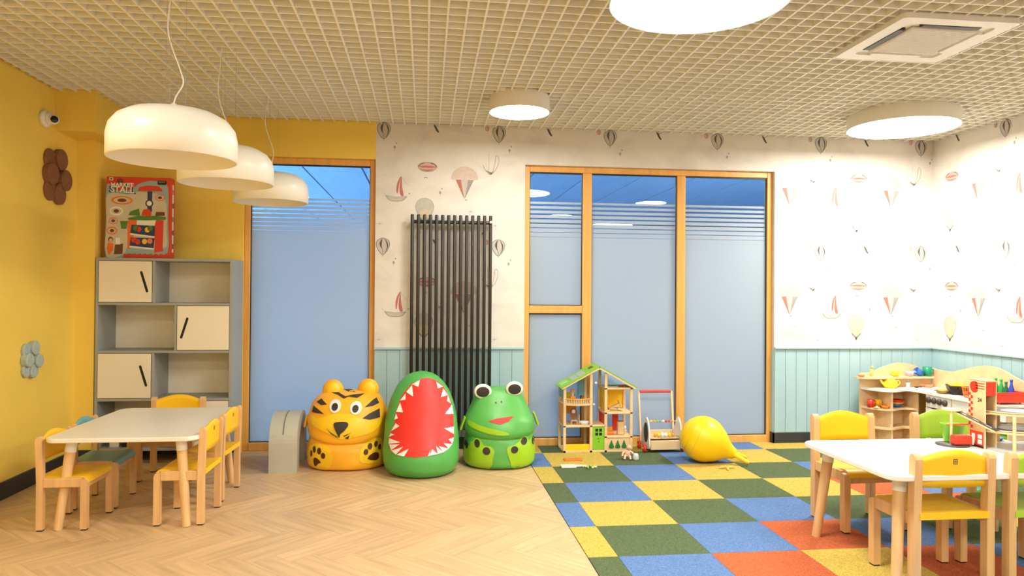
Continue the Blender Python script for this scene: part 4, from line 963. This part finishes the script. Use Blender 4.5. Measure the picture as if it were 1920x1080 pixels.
t = toy('toy_wardrobe', 'tall tiny wooden doll cupboard on the red room floor', 'toy cupboard', .206, -.055, .138)
tp_(t, 'body', -.024, .024, -.018, .018, .004, .115); tp_(t, 'top', -.027, .027, -.021, .021, .115, .122, m=mat('toy_brown', rgb(146, 96, 60), .5))
for x in (-.012, .012): tp_(t, 'door', x-.009, x+.009, -.0195, -.018, .012, .108, m=mat('toy_cream', rgb(230, 200, 150), .5))
t = toy('toy_toilet', 'tiny white doll toilet beside the doll cupboard', 'toy toilet', .252, -.06, .138)
MB().lathe([(.010, 0), (.008, .02), (.015, .035), (.015, .042), (.0001, .042)], 14).build('bowl', PL, t); MB().ball((0, .008, .06), (.012, .006, .016), 12, 8).build('cistern', M['white'], t)

# ================================================================ PUSH CART
pc = thing('push_cart', 'wooden push cart with a red handle between the doll house and yellow ball', 'push cart', (1.06, -.215, FZ))
db('front_board', -.125, .135, -.125, -.112, .025, .105, par=pc); db('back_board', -.125, .135, .085, .098, .025, .16, par=pc); db('bottom_board', -.125, .135, -.112, .085, .025, .037, par=pc); db('tray_board', -.122, .132, -.112, .085, .118, .126, par=pc)
sp = smooth_closed([(-.135, .04), (-.13, .15), (-.11, .24), (-.06, .292), (-.01, .28), (.03, .21), (.075, .16), (.10, .10), (.09, .04), (0, .03)], 4)
for x in (-.145, .140):
    s_ = MB().prism(sp, x, x+.010, 'x').build('side_plate', mat('paint_offwhite', rgb(226, 226, 224), .45), pc)
    q = MB().prism(ell(-.045, .165, .055, .085, 24), x-.004 if x < 0 else x+.010, x if x < 0 else x+.014, 'x').build('black_disc', M['black'], s_)
for sx in (-1, 1):
    x = .003+sx*.152
    MB().rbox(-.009, .009, -.007, .007, 0, .44, .003, 1, Matrix.Translation((x+.0, .095, .06)) @ Matrix.Rotation(-.17, 4, 'X') @ Matrix.Rotation(.0, 4, 'Y')).build('handle_rail', PL, pc)
    for y in (-.085, .075):
        w_ = MB().lathe([(.0001, -.011), (.030, -.011), (.034, -.008), (.034, .008), (.030, .011), (.0001, .011)], 24, Matrix.Translation((sx*.172, y, .034)) @ Matrix.Rotation(PI/2, 4, 'Y')).build('wheel', dr_, pc)
        MB().lathe([(.0001, .0), (.010, .0), (.009, .004), (.0001, .004)], 14, Matrix.Translation((sx*.172+(.011 if sx > 0 else -.015), y, .034)) @ Matrix.Rotation(PI/2, 4, 'Y')).build('hub', PL, w_)
MB().tube([(-.140, .168, .492), (.146, .168, .492)], .013, 14).build('handle_bar', mat('handle_red', rgb(206, 70, 62), .45), pc)
MB().tube([(-.14, -.06, .262), (.145, -.06, .262)], .003, 8).build('bead_rod', PL, pc)
bc = [dy_, do_, dg_, db_, M['white'], dr_, dr_, do_]
for i in range(8): MB().ball((-.105+.027*i, -.06, .262), (.011, .011, .011), 12, 8).build('bead', bc[i], pc)
MB().tube([(-.125, -.095, .145), (.135, -.095, .145)], .003, 8).build('roller_rod', PL, pc)
for i, (c_, r_) in enumerate(((do_, .018), (dy_, .022), (M['white'], .030), (M['white'], .024), (dy_, .022), (do_, .018))): MB().ball((-.08+.032*i, -.095, .148), (.015, r_*.8, r_*.9), 14, 10).build('roller', c_, pc)

# ================================================================ HOPPER BALL
hb = thing('hopper_ball', 'big yellow rubber hopper ball with two horn handles lying on the carpet', 'ball', (1.262, -.70, .187+FZ))
ry = mat('rubber_yellow', rgb(248, 206, 14), .38, var=.04, scale=5, bump=.08, bscale=40)
d = Vector((.86, -.30, -.41)).normalized(); T = d.to_track_quat('Z', 'Y').to_matrix().to_4x4()
R = .186; prof = [(R*math.sin(a), -R*math.cos(a)) for a in [PI*i/20*.66 for i in range(1, 21)]]
prof = [(.0001, -R)]+prof+[(.128, .145), (.092, .185), (.068, .215), (.052, .245), (.044, .268), (.030, .280), (.0001, .284)]
MB().lathe(prof, 44, T).build('ball', ry, hb)
side = d.cross(Vector((0, 0, 1))).normalized(); upv = side.cross(d)
for sgn in (-1, 1):
    a = d*.255+side*sgn*.022; b = d*.32+side*sgn*.058; c_ = d*.375+side*sgn*.086
    for p_ in (a, b, c_): p_.z = max(p_.z, -.165)
    MB().tube([a, b, c_, c_+(c_-b).normalized()*.012], [.021, .018, .017, .008], 14).build('horn_handle', ry, hb)
for k in range(3):
    rr = [R*math.sin(.55+.35*k)+.0015, -R*math.cos(.55+.35*k)]
    pts = [T @ Vector((rr[0]*math.cos(t_), rr[0]*math.sin(t_), rr[1])) for t_ in [2*PI*i/40 for i in range(41)]]
    MB().tube(pts, .0022, 6, cap=False).build('moulded_ring', ry, hb)

# ================================================================ TOYS ON THE FLOOR
t = thing('toy_dustpan', 'white and green toy dustpan lying on the carpet before the doll house', 'toy', (.13, -.80, FZ))
MB().rbox(-.07, .05, -.035, .035, 0, .018, .006, 2).build('pan', mat('toy_white_green', rgb(232, 240, 216), .4), t); MB().tube([(.05, 0, .01), (.13, -.01, .012)], [.010, .007], 10).build('handle', M['white'], t)
t = thing('toy_beads', 'small tangle of grey and lime toy beads on the carpet', 'toy', (.285, -.835, FZ))
rn = random.Random(3)
for i in range(16): MB().ball((-.05+.10*rn.random(), -.03+.06*rn.random(), .009), .009, 8, 6).build('bead', [M['white'], dgr_, dg_, mat('bead_lime', rgb(206, 226, 60), .4), dk_][i % 5], t)
t = thing('toy_strip', 'flat orange toy strip on the yellow carpet tile', 'toy', (.21, -.55, FZ))
MB().rbox(-.075, .075, -.032, .032, 0, .012, .004, 2).build('strip', mat('toy_orange', rgb(236, 120, 50), .45), t)
t = thing('baby_doll', 'small pink baby doll with a grey cup on the carpet before the doll house', 'doll', (.665, -.56, FZ)); t.scale = (.72, .72, .66)
sk = mat('doll_skin', rgb(232, 184, 154), .5, var=.03)
bmv = [((0, 0, .07), .038), ((0, 0, .11), .030), ((-.045, -.045, .012), .013), ((-.03, -.03, .06), .015), ((.02, -.06, .012), .013), ((.015, -.03, .05), .016), ((-.045, 0, .11), .013), ((-.07, -.03, .06), .011), ((.045, 0, .11), .013), ((.06, -.03, .08), .011)]
mb = MB().tube([(0, 0, .04), (0, 0, .07), (0, 0, .105), (0, 0, .12)], [.026, .036, .030, .014], 14)
for ch in (((-.01, 0, .05), (-.035, -.03, .055), (-.05, -.055, .014)), ((.012, 0, .05), (.02, -.035, .05), (.02, -.065, .014)), ((-.02, 0, .105), (-.055, -.012, .085), (-.07, -.03, .05)), ((.02, 0, .105), (.05, -.012, .09), (.062, -.035, .075))):
    mb.tube(ch, [.017, .014, .011], 10)
mb.build('body', sk, t); MB().ball((.015, -.008, .15), (.03, .03, .032), 16, 12).build('head', sk, t)
MB().ball((.017, .002, .158), (.031, .030, .029), 14, 10).build('hair', mat('doll_hair', rgb(206, 160, 120), .7), t)
t = thing('toy_cup', 'small clear grey toy cup beside the pink baby doll', 'toy', (.725, -.60, FZ)); t.scale = (.8, .8, .8)
MB().lathe([(.0001, .002), (.026, .002), (.032, .02), (.028, .05), (.020, .07), (.0001, .072)], 18).build('cup', mat('toy_glass', rgb(206, 216, 222), .15), t)
t = thing('toy_banana', 'flat yellow toy banana skin on the yellow carpet tile before the ball', 'toy', (1.355, -.955, FZ))
for a in range(4): MB().tube([Vector((.01*math.cos(a*1.5), .01*math.sin(a*1.5), .012)), Vector((.035*math.cos(a*1.5), .035*math.sin(a*1.5), .014)), Vector((.065*math.cos(a*1.5), .065*math.sin(a*1.5), .005))], [.006, .009, .003], 8).build('peel', mat('banana', rgb(222, 196, 96), .5), t)
t = thing('toy_animal', 'orange and green toy animal on the carpet at the right edge', 'toy', (2.56, -2.10, FZ))
MB().ball((0, 0, .045), (.07, .04, .045), 16, 10).build('body', mat('toy_orange', rgb(236, 120, 50), .45), t); MB().ball((.02, .0, .085), (.05, .04, .035), 16, 10).build('shell', mat('toy_green', rgb(40, 150, 70), .45), t); MB().ball((-.075, 0, .05), .025, 12, 8).build('head', dy_, t)

# ================================================================ PLAY KITCHEN
KY, KX = -.125, 3.70
ZC = .53
su = thing('toy_kitchen_shelf', 'rounded wooden play kitchen shelf unit in the room corner', 'toy kitchen', (0, 0, FZ))
wave = smooth_open([(2.985, .655), (3.10, .665), (3.22, .715), (3.36, .748), (3.50, .735), (3.60, .695), (3.685, .675)], 6)
MB().prism([(2.985, 0)]+wave+[(3.685, 0)], KY-.009, KY+.009, 'y').build('back_panel', PL, su)
fcurve = smooth_open([(2.995, KY-.02), (3.025, KY-.13), (3.09, KY-.215), (3.16, KY-.235), (3.25, KY-.19), (3.33, KY-.17), (3.42, KY-.22)], 5)
for z in (.03, .185, .355):
    MB().prism([(2.995, KY-.009)]+fcurve+[(3.42, KY-.009)], z-.016, z, 'z').build('shelf', PL, su)
MB().rbox(3.15, 3.167, KY-.225, KY-.009, .03, ZC-.022, .002, 1).build('divider', PL, su)
MB().rbox(3.405, 3.42, KY-.22, KY-.009, 0, ZC-.022, .002, 1).build('divider', PL, su)
tsh = smooth_open([(3.0, KY-.009), (2.935, KY-.02), (2.915, KY-.06), (2.94, KY-.10), (3.02, KY-.13), (3.2, KY-.125), (3.45, KY-.10), (3.66, KY-.10)], 5)
MB().prism(tsh+[(3.66, KY-.009)], .613, .630, 'z').build('top_shelf', PL, su)
so = thing('toy_stove_unit', 'white fronted play stove with four black knobs along the right wall', 'toy kitchen', (0, 0, FZ))
OX = 3.385
wv = smooth_open([(KY-.01, .70), (KY-.15, .69), (KY-.30, .70), (KY-.48, .745), (KY-.66, .785), (KY-.84, .775), (KY-1.0, .72), (KY-1.15, .685), (KY-1.3, .68)], 6)
MB().prism([(KY-.01, 0)]+wv+[(KY-1.3, 0)], KX-.009, KX+.009, 'x').build('back_panel', PL, so)
for y in (-.49, -.81, -1.40): MB().rbox(OX+.002, KX-.009, y-.008, y+.008, 0, ZC-.022, .002, 1).build('side_panel', PL, so)
fp_ = MB().rbox(OX-.008, OX+.008, -.80, -.495, .40, ZC-.022, .002, 1).build('control_panel', M['white'], so)
for i in range(4):
    Tk = Matrix.Translation((OX-.008, -.535-.068*i, .462)) @ Matrix.Rotation(-PI/2, 4, 'Y')
    k_ = MB().lathe([(.0001, 0), (.027, 0), (.026, .012), (.020, .020), (.0001, .020)], 22, Tk).build('knob', mat('knob_dark', rgb(74, 66, 58), .4), fp_)
dor = smooth_open([(-.80, .375), (-.72, .385), (-.65, .39), (-.57, .388), (-.495, .395)], 4)
dr2 = MB().prism([(-.80, .06)]+dor+[(-.495, .06)], OX-.008, OX+.006, 'x').build('oven_door', M['white'], so)
MB().prism(smooth_closed([(-.75, .14), (-.55, .14), (-.55, .30), (-.60, .335), (-.65, .34), (-.70, .335), (-.75, .30)], 3), OX-.0095, OX-.0075, 'x').build('oven_window', M['black'], dr2)
MB().rbox(OX-.008, OX+.006, -1.39, -.815, .41, ZC-.022, .002, 1).build('drawer_front', M['white'], so)
for z in (.04, .21): MB().box(OX+.01, KX-.009, -1.392, -.818, z-.016, z).build('shelf', PL, so)
MB().rbox(OX, KX-.009, -1.10, -1.085, .04, ZC-.022, .002, 1).build('divider', PL, so)
wt = thing('toy_worktop', 'wavy white worktop of the play kitchen running round the corner', 'worktop', (0, 0, FZ))
wf = smooth_open([(2.99, KY-.012), (3.02, KY-.14), (3.09, KY-.235), (3.17, KY-.258), (3.26, KY-.215), (3.34, KY-.20), (OX-.02, -.46), (OX-.022, -.7), (OX-.022, -1.42)], 6)
MB().prism(wf+[(KX-.01, -1.42), (KX-.01, KY-.012)], ZC-.02, ZC, 'z').build('worktop_board', M['white'], wt)
burn = mat('burner', rgb(112, 96, 78), .5)
for x, y in ((3.55, -.46), (3.50, -.66), (3.62, -.74)):
    b_ = MB().lathe([(.058, 0), (.058, .004), (.05, .006), (.0001, .006)], 26, Matrix.Translation((x, y, ZC))).build('burner_ring', burn, wt)
ZW = ZC+FZ
# crockery and toys on the play kitchen
ty_ = plastic('toy_yellow', rgb(252, 226, 40), .35); tr_ = plastic('toy_red', rgb(226, 56, 34), .35); tgn = plastic('toy_teal', rgb(20, 146, 110), .35); tbl = plastic('toy_blue', rgb(40, 110, 200), .35); tor = plastic('toy_orange2', rgb(244, 130, 40), .35); tlm = plastic('toy_lime', rgb(130, 214, 50), .35); tgr2 = plastic('toy_green2', rgb(40, 170, 80), .35)
t = thing('toy_teapot', 'bright yellow toy teapot on the play kitchen worktop', 'toy teapot', (3.215, -.235, ZW))
MB().lathe([(.0001, 0), (.045, 0), (.062, .025), (.060, .055), (.040, .075), (.0001, .078)], 26).build('body', ty_, t); MB().lathe([(.042, .074), (.030, .086), (.010, .090), (.010, .100), (.0001, .102)], 20).build('lid', ty_, t)
MB().tube([(-.05, 0, .035), (-.078, 0, .050), (-.095, 0, .076)], [.016, .011, .009], 10).build('spout', ty_, t)
MB().tube([(.052, 0, .060), (.085, 0, .066), (.095, 0, .045), (.075, 0, .022), (.054, 0, .018)], .006, 8).build('handle', ty_, t)
t = thing('toy_shaker', 'grey and white toy salt shaker beside the yellow teapot', 'toy shaker', (3.38, -.25, ZW))
MB().lathe([(.0001, 0), (.020, 0), (.014, .03), (.018, .05), (.0001, .05)], 16).build('jar', M['white'], t); MB().ball((0, 0, .055), (.017, .017, .016), 14, 8).build('cap', plastic('toy_grey', rgb(120, 116, 120), .35), t)
t = thing('toy_spoon', 'small dark toy spoon lying on the worktop beside the shaker', 'toy', (3.47, -.24, ZW))
MB().ball((0, 0, .007), (.020, .014, .007), 12, 8).build('bowl', M['black'], t); MB().tube([(.015, 0, .008), (.06, .01, .007)], .004, 6).build('handle', M['black'], t)
t = thing('toy_pot', 'small pink toy pot at the back of the worktop corner', 'toy pot', (3.60, -.22, ZW))
MB().lathe([(.0001, 0), (.035, 0), (.040, .03), (.036, .03), (.032, .005), (.0001, .005)], 20).build('pot', plastic('toy_salmon', rgb(232, 140, 100), .4), t); MB().tube([(-.035, 0, .022), (-.09, -.02, .026)], .006, 8).build('handle', plastic('toy_salmon', rgb(232, 140, 100), .4), t)
ZT_ = .630+FZ
for x, z0, c_, lb, k in ((3.30, ZT_, ty_, 'round yellow toy cup on the wavy top shelf', 0), (3.44, ZT_, plastic('toy_lilac', rgb(214, 190, 214), .4), 'pale lilac toy cup on the wavy top shelf', 0), (3.065, ZT_, plastic('toy_palegreen', rgb(190, 210, 110), .4), 'small pale green toy figure on the top shelf', 1), (2.965, ZT_, plastic('toy_salmon', rgb(232, 140, 100), .4), 'salmon toy saucer at the rounded end of the top shelf', 2)):
    t = thing('toy_cup', lb, 'toy cup', (x, KY-.06, z0))
    if k == 0:
        MB().lathe([(.0001, 0), (.018, 0), (.034, .025), (.036, .045), (.033, .045), (.030, .026), (.0001, .006)], 20).build('cup', c_, t); MB().tube([(.033, 0, .038), (.052, 0, .034), (.050, 0, .018), (.028, 0, .014)], .0035, 7).build('handle', c_, t)
    elif k == 1:
        MB().lathe([(.0001, 0), (.014, 0), (.010, .03), (.018, .06), (.0001, .075)], 14).build('body', c_, t); MB().ball((.004, 0, .085), .014, 12, 8).build('head', c_, t)
    else:
        MB().lathe([(.0001, 0), (.020, 0), (.036, .014), (.034, .016), (.018, .004), (.0001, .004)], 20).build('dish', c_, t)
t = thing('toy_mug', 'tall green toy mug at the corner end of the top shelf', 'toy mug', (3.62, KY-.055, ZT_))
MB().lathe([(.0001, 0), (.036, 0), (.040, .085), (.036, .085), (.032, .006), (.0001, .006)], 22).build('mug', tgn, t); MB().tube([(.038, 0, .07), (.06, 0, .06), (.058, 0, .03), (.036, 0, .02)], .005, 8).build('handle', tgn, t)
t = thing('toy_mug', 'blue toy mug lying tipped beside the green mug', 'toy mug', (3.535, KY-.06, ZT_+.034))
Tm = Matrix.Rotation(-1.0, 4, 'Y'); MB().lathe([(.0001, -.03), (.028, -.03), (.033, .04), (.029, .04), (.025, -.024), (.0001, -.024)], 20, Tm).build('mug', tbl, t); MB().tube([Tm @ Vector(p) for p in ((-.03, 0, .03), (-.05, 0, .022), (-.048, 0, 0), (-.028, 0, -.01))], .004, 7).build('handle', plastic('toy_cyan', rgb(60, 170, 220), .35), t)
Z1 = .355+FZ
for dx, dy2, m_, lb in ((-.035, 0, tr_, 'red toy mug on the upper curved shelf'), (.035, .0, plastic('toy_amber', rgb(248, 190, 30), .35), 'amber toy mug on the upper curved shelf')):
    t = thing('toy_mug', lb, 'toy mug', (3.07+dx, -.22+dy2, Z1))
    MB().lathe([(.0001, 0), (.028, 0), (.032, .07), (.028, .07), (.025, .006), (.0001, .006)], 20).build('mug', m_, t); MB().tube([(0, -.030, .058), (0, -.05, .05), (0, -.05, .028), (0, -.029, .02)], .004, 7).build('handle', m_, t)
t = thing('toy_bowl', 'low orange toy bowl in front of the mugs on the curved shelf', 'toy bowl', (3.12, -.305, Z1))
MB().lathe([(.0001, 0), (.022, 0), (.042, .028), (.038, .028), (.018, .005), (.0001, .005)], 22).build('bowl', tor, t)
t = thing('toy_bowl', 'small pale toy lid before the red mug on the curved shelf', 'toy bowl', (3.06, -.275, Z1))
MB().lathe([(.0001, 0), (.028, 0), (.026, .010), (.006, .014), (.006, .020), (.0001, .022)], 18).build('lid', plastic('toy_peach', rgb(240, 200, 150), .4), t)
for i, (m_, nm, r_) in enumerate(((tbl, 'lowest blue plate of the toy plate stack', .068), (plastic('toy_amber', rgb(248, 190, 30), .35), 'middle yellow bowl of the toy plate stack', .072), (tr_, 'topmost red bowl of the toy plate stack', .076))):
    t = thing('toy_plate', nm, 'toy plate', (3.275+.006*i, -.215, Z1+.019*i), 0, 'stacked toy plates')
    MB().lathe([(.0001, 0), (r_*.6, 0), (r_, .028), (r_-.004, .029), (r_*.58, .004), (.0001, .004)], 28).build('plate', m_, t)
# pans
t = thing('toy_pan', 'black toy roasting pan with a yellow lid on the stove', 'toy pan', (3.545, -.66, ZW+.007), -.5)
MB().prism([(-.055, 0), (.055, 0), (.075, .065), (-.075, .065)], -.10, .10, 'y').build('pan', M['black'], t); MB().rbox(-.066, .066, -.09, .09, .063, .080, .012, 3).build('lid', plastic('toy_amber', rgb(248, 190, 30), .35), t); MB().ball((0, 0, .085), .014, 12, 8).build('lid_knob', ty_, t); MB().tube([(.0, -.10, .05), (0, -.2, .06)], .009, 8).build('handle', M['black'], t)
t = thing('toy_pan', 'small round black toy pan with a yellow egg on the stove edge', 'toy pan', (3.44, -.62, ZW+.006))
MB().lathe([(.0001, 0), (.045, 0), (.054, .022), (.050, .022), (.042, .004), (.0001, .004)], 24).build('pan', mat('toy_bronze', rgb(150, 110, 50), .4), t); MB().ball((0, 0, .018), (.036, .036, .014), 16, 8).build('egg', plastic('toy_amber', rgb(248, 190, 30), .35), t)
# dish rack, basket, bottles
t = thing('dish_rack', 'red plastic toy dish rack at the right end of the worktop', 'dish rack', (3.53, -1.12, ZW), 0)
MB().rbox(-.12, .12, -.16, .16, .015, .03, .006, 2).build('tray', tr_, t); 
for y in (-.16, .16): MB().rbox(-.12, .12, y-.006, y+.006, .015, .095, .005, 2).build('end_wall', tr_, t)
MB().rbox(.11, .122, -.16, .16, .015, .095, .005, 2).build('side_wall', tr_, t); MB().rbox(-.122, -.112, -.16, .16, .07, .095, .004, 2).build('top_rim', tr_, t)
for i in range(14): MB().rbox(-.121, -.114, -.152+.0228*i, -.144+.0228*i, .022, .075, .002, 1).build('bar', tr_, t)
for x in (-.09, .09):
    for y in (-.13, .13): MB().tube([(x, y, 0), (x, y, .018)], .008, 8).build('foot', tr_, t)
for i, (x, y, m_, lb, h) in enumerate(((3.60, -1.03, tgr2, 'left green toy bottle standing in the red dish rack', .15), (3.60, -1.085, tgr2, 'middle green toy bottle standing in the red dish rack', .145), (3.60, -1.135, plastic('toy_dkgreen', rgb(20, 110, 70), .35), 'dark green toy bottle standing in the red dish rack', .13), (3.59, -1.20, plastic('toy_cobalt', rgb(50, 70, 190), .35), 'cobalt blue toy bottle at the right edge of the dish rack', .155))):
    t = thing('toy_bottle', lb, 'toy bottle', (x, y, ZW+.031), 0, 'bottles in the red dish rack')
    MB().lathe([(.0001, 0), (.020, 0), (.022, .01), (.021, h*.5), (.010, h*.72), (.009, h*.9), (.0001, h*.9)], 16).build('bottle', m_, t); MB().lathe([(.011, h*.9), (.011, h), (.0001, h)], 12).build('cap', m_, t)
t = thing('toy_basket', 'orange wire toy basket beside the red dish rack', 'basket', (3.48, -.90, ZW))
for z, r_ in ((.002, .045), (.04, .055), (.085, .062)): MB().tube([(r_*math.cos(a), r_*math.sin(a), z+.003) for a in [2*PI*i/20 for i in range(21)]], .0035, 6, cap=False).build('ring', tor, t)
for i in range(12):
    a = 2*PI*i/12; MB().tube([(.045*math.cos(a), .045*math.sin(a), .004), (.062*math.cos(a), .062*math.sin(a), .088)], .003, 6).build('wire', tor, t)
t = thing('toy_crate', 'yellow toy crate on the stove shelf under the worktop', 'toy', (3.50, -1.0, .21+FZ))
MB().rbox(-.06, .06, -.075, .075, 0, .10, .008, 2).build('crate', ty_, t)
for i in range(4): MB().rbox(-.064, -.060, -.06+.034*i, -.044+.034*i, .015, .085, .001, 1).build('slot', plastic('toy_amber', rgb(248, 190, 30), .35), t)
t = thing('toy_van', 'lime and red toy van on the stove shelf under the worktop', 'toy', (3.47, -1.24, .21+FZ))
MB().rbox(-.04, .04, -.10, .10, .045, .085, .010, 2).build('top', tlm, t); MB().rbox(-.04, .04, -.09, .09, .008, .045, .006, 2).build('base', tr_, t)
for y in (-.055, .055): MB().lathe([(.0001, -.044), (.016, -.044), (.016, .044), (.0001, .044)], 14, Matrix.Translation((0, y, .016)) @ Matrix.Rotation(PI/2, 4, 'Y')).build('wheel', M['black'], t)

# ================================================================ TOY GARAGE ON THE RIGHT TABLE
TZ = .53+FZ
gg = thing('toy_garage', 'wooden toy parking garage with ramps and a red lift tower on the right table', 'toy garage', (2.08, -2.74, TZ))
road = mat('road_grey', rgb(84, 78, 76), .5, var=.04); gsil = mat('garage_silver', rgb(196, 196, 196), .4)
def gb(nm, *a, m=PL, r=.002, par=gg): return MB().rbox(*a, r, 1).build(nm, m, par)
tw = gb('tower_wall', -.034, -.028, -.062, .062, 0, .372); gb('tower_wall', .030, .036, -.062, .062, 0, .372); gb('tower_wall', -.028, .030, .056, .062, 0, .372)
gb('tower_roof', -.034, .036, -.062, .062, .366, .374); gb('tower_panel', -.030, .030, -.063, -.056, .29, .366, m=dr_); gb('lift_floor', -.028, .030, -.056, .056, .188, .194); gb('lift_floor', -.028, .030, -.056, .056, .095, .101)
MB().prism(smooth_closed([(-.005, .31), (.03, .30), (.05, .325), (.045, .355), (.0, .36)], 3), -.0352, -.034, 'x').build('printed_flame', dr_, tw)
for k in range(3): MB().box(-.0352, -.034, -.055, .01, .352-.014*k, .357-.014*k).build('printed_stripe', dr_, tw)
for i in range(12):
    for j in range(2):
        if (i+j) % 2 == 0: MB().box(-.0352, -.034, .03+.016*j, .046+.016*j, .10+.0165*i, .1165+.0165*i).build('printed_check', dr_, tw)
text('lettering', '24', .03, road, tw, (-.0355, -.022, .262), (PI/2, 0, -PI/2))
MB().box(-.0352, -.034, -.050, .052, 0, .088).build('printed_station', dr_, tw)
for y0, y1, z0, z1 in ((-.04, -.008, .05, .072), (-.04, -.008, .02, .044), (.012, .036, .02, .072)): MB().box(-.0360, -.0352, y0, y1, z0, z1).build('printed_window', M['white'], tw)
MB().box(-.0360, -.034, -.05, .052, 0, .012).build('printed_station', M['black'], tw)
for z, rr_, cx_ in ((.202, .19, .185), (.105, .20, .175)):
    p_ = [(cx_+rr_*math.cos(a), -.03+rr_*.78*math.sin(a)) for a in [2*PI*i/40 for i in range(40)]]
    dk = MB().prism(p_, z-.012, z-.002, 'z').build('parking_deck', PL, gg)
    MB().prism([(cx_+(x-cx_)*.95, -.03+(y+.03)*.95) for x, y in p_], z-.002, z, 'z').build('road_surface', road, dk)
    MB().prism([(cx_+(x-cx_)*.45, -.03+(y+.03)*.45) for x, y in p_], z, z+.0008, 'z').build('helipad', gsil, dk)
    MB().tube([(x, y, z+.004) for x, y in p_]+[(p_[0][0], p_[0][1], z+.004)], .0035, 6, cap=False).build('guard_rail', PL, dk)
for x, y in ((.06, -.155), (.30, -.13), (.32, .06), (.18, .10), (.08, .09)): MB().tube([(x, y, 0), (x, y, .195)], .009, 10).build('post', PL, gg)
def ramp(a, b, w_):
    a, b = Vector(a), Vector(b); dd_ = (b-a); L_ = dd_.length; q = dd_.to_track_quat('X', 'Z').to_matrix().to_4x4(); Tq = Matrix.Translation(a) @ q
    r_ = MB().rbox(0, L_, -w_/2, w_/2, -.008, 0, .002, 1, Tq).build('ramp', PL, gg)
    MB().box(0, L_, -w_/2+.003, w_/2-.003, 0, .0015, Tq).build('road_surface', road, r_)
    for i in range(3): MB().box(L_*(.12+.3*i), L_*(.26+.3*i), -.003, .003, .0015, .0022, Tq).build('road_marking', M['white'], r_)
ramp((-.105, .075, .192), (-.012, -.125, .110), .055)
MB().lathe([(.0001, .19), (.052, .19), (.054, .194), (.052, .199), (.0001, .199)], 24, Matrix.Translation((-.115, .09, 0))).build('upper_platform', PL, gg); MB().tube([(-.138, .065, 0), (-.138, .065, .19)], .007, 10).build('post', PL, gg)
MB().lathe([(.0001, 0), (.085, 0), (.085, .006), (.0001, .006)], 28, Matrix.Translation((-.135, .06, .0))).build('base_plate', road, gg)
gb('fuel_hut', -.165, -.062, -.005, .045, .012, .062, m=dr_, r=.006); gb('fuel_hut_end', -.062, -.052, -.003, .043, .012, .060, m=M['white'])
MB().ball((.005, -.03, .118), (.016, .018, .014), 12, 8).build('toy_car', M['black'], gg)
gb('base_board', -.02, .36, -.17, .10, 0, .006, m=gsil)
t = thing('toy_bucket', 'translucent lime toy bucket with an orange handle on the right table', 'toy bucket', (2.035, -2.565, TZ))
MB().lathe([(.0001, 0), (.046, 0), (.062, .095), (.065, .097), (.060, .097), (.044, .005), (.0001, .005)], 26).build('bucket', tlm, t); MB().tube([(-.085+.02, -.03, .100), (-.05, -.058, .104), (0, -.07, .106), (.05, -.058, .104), (.065, -.03, .100)], .0065, 8).build('handle', tor, t)
t = thing('toy_plate', 'blue toy plate on the far right end of the right table', 'toy', (2.29, -2.62, TZ+.0001))
t.location = (2.30, -2.565, TZ); MB().lathe([(.0001, 0), (.035, 0), (.048, .016), (.045, .016), (.033, .004), (.0001, .004)], 22).build('plate', tbl, t)
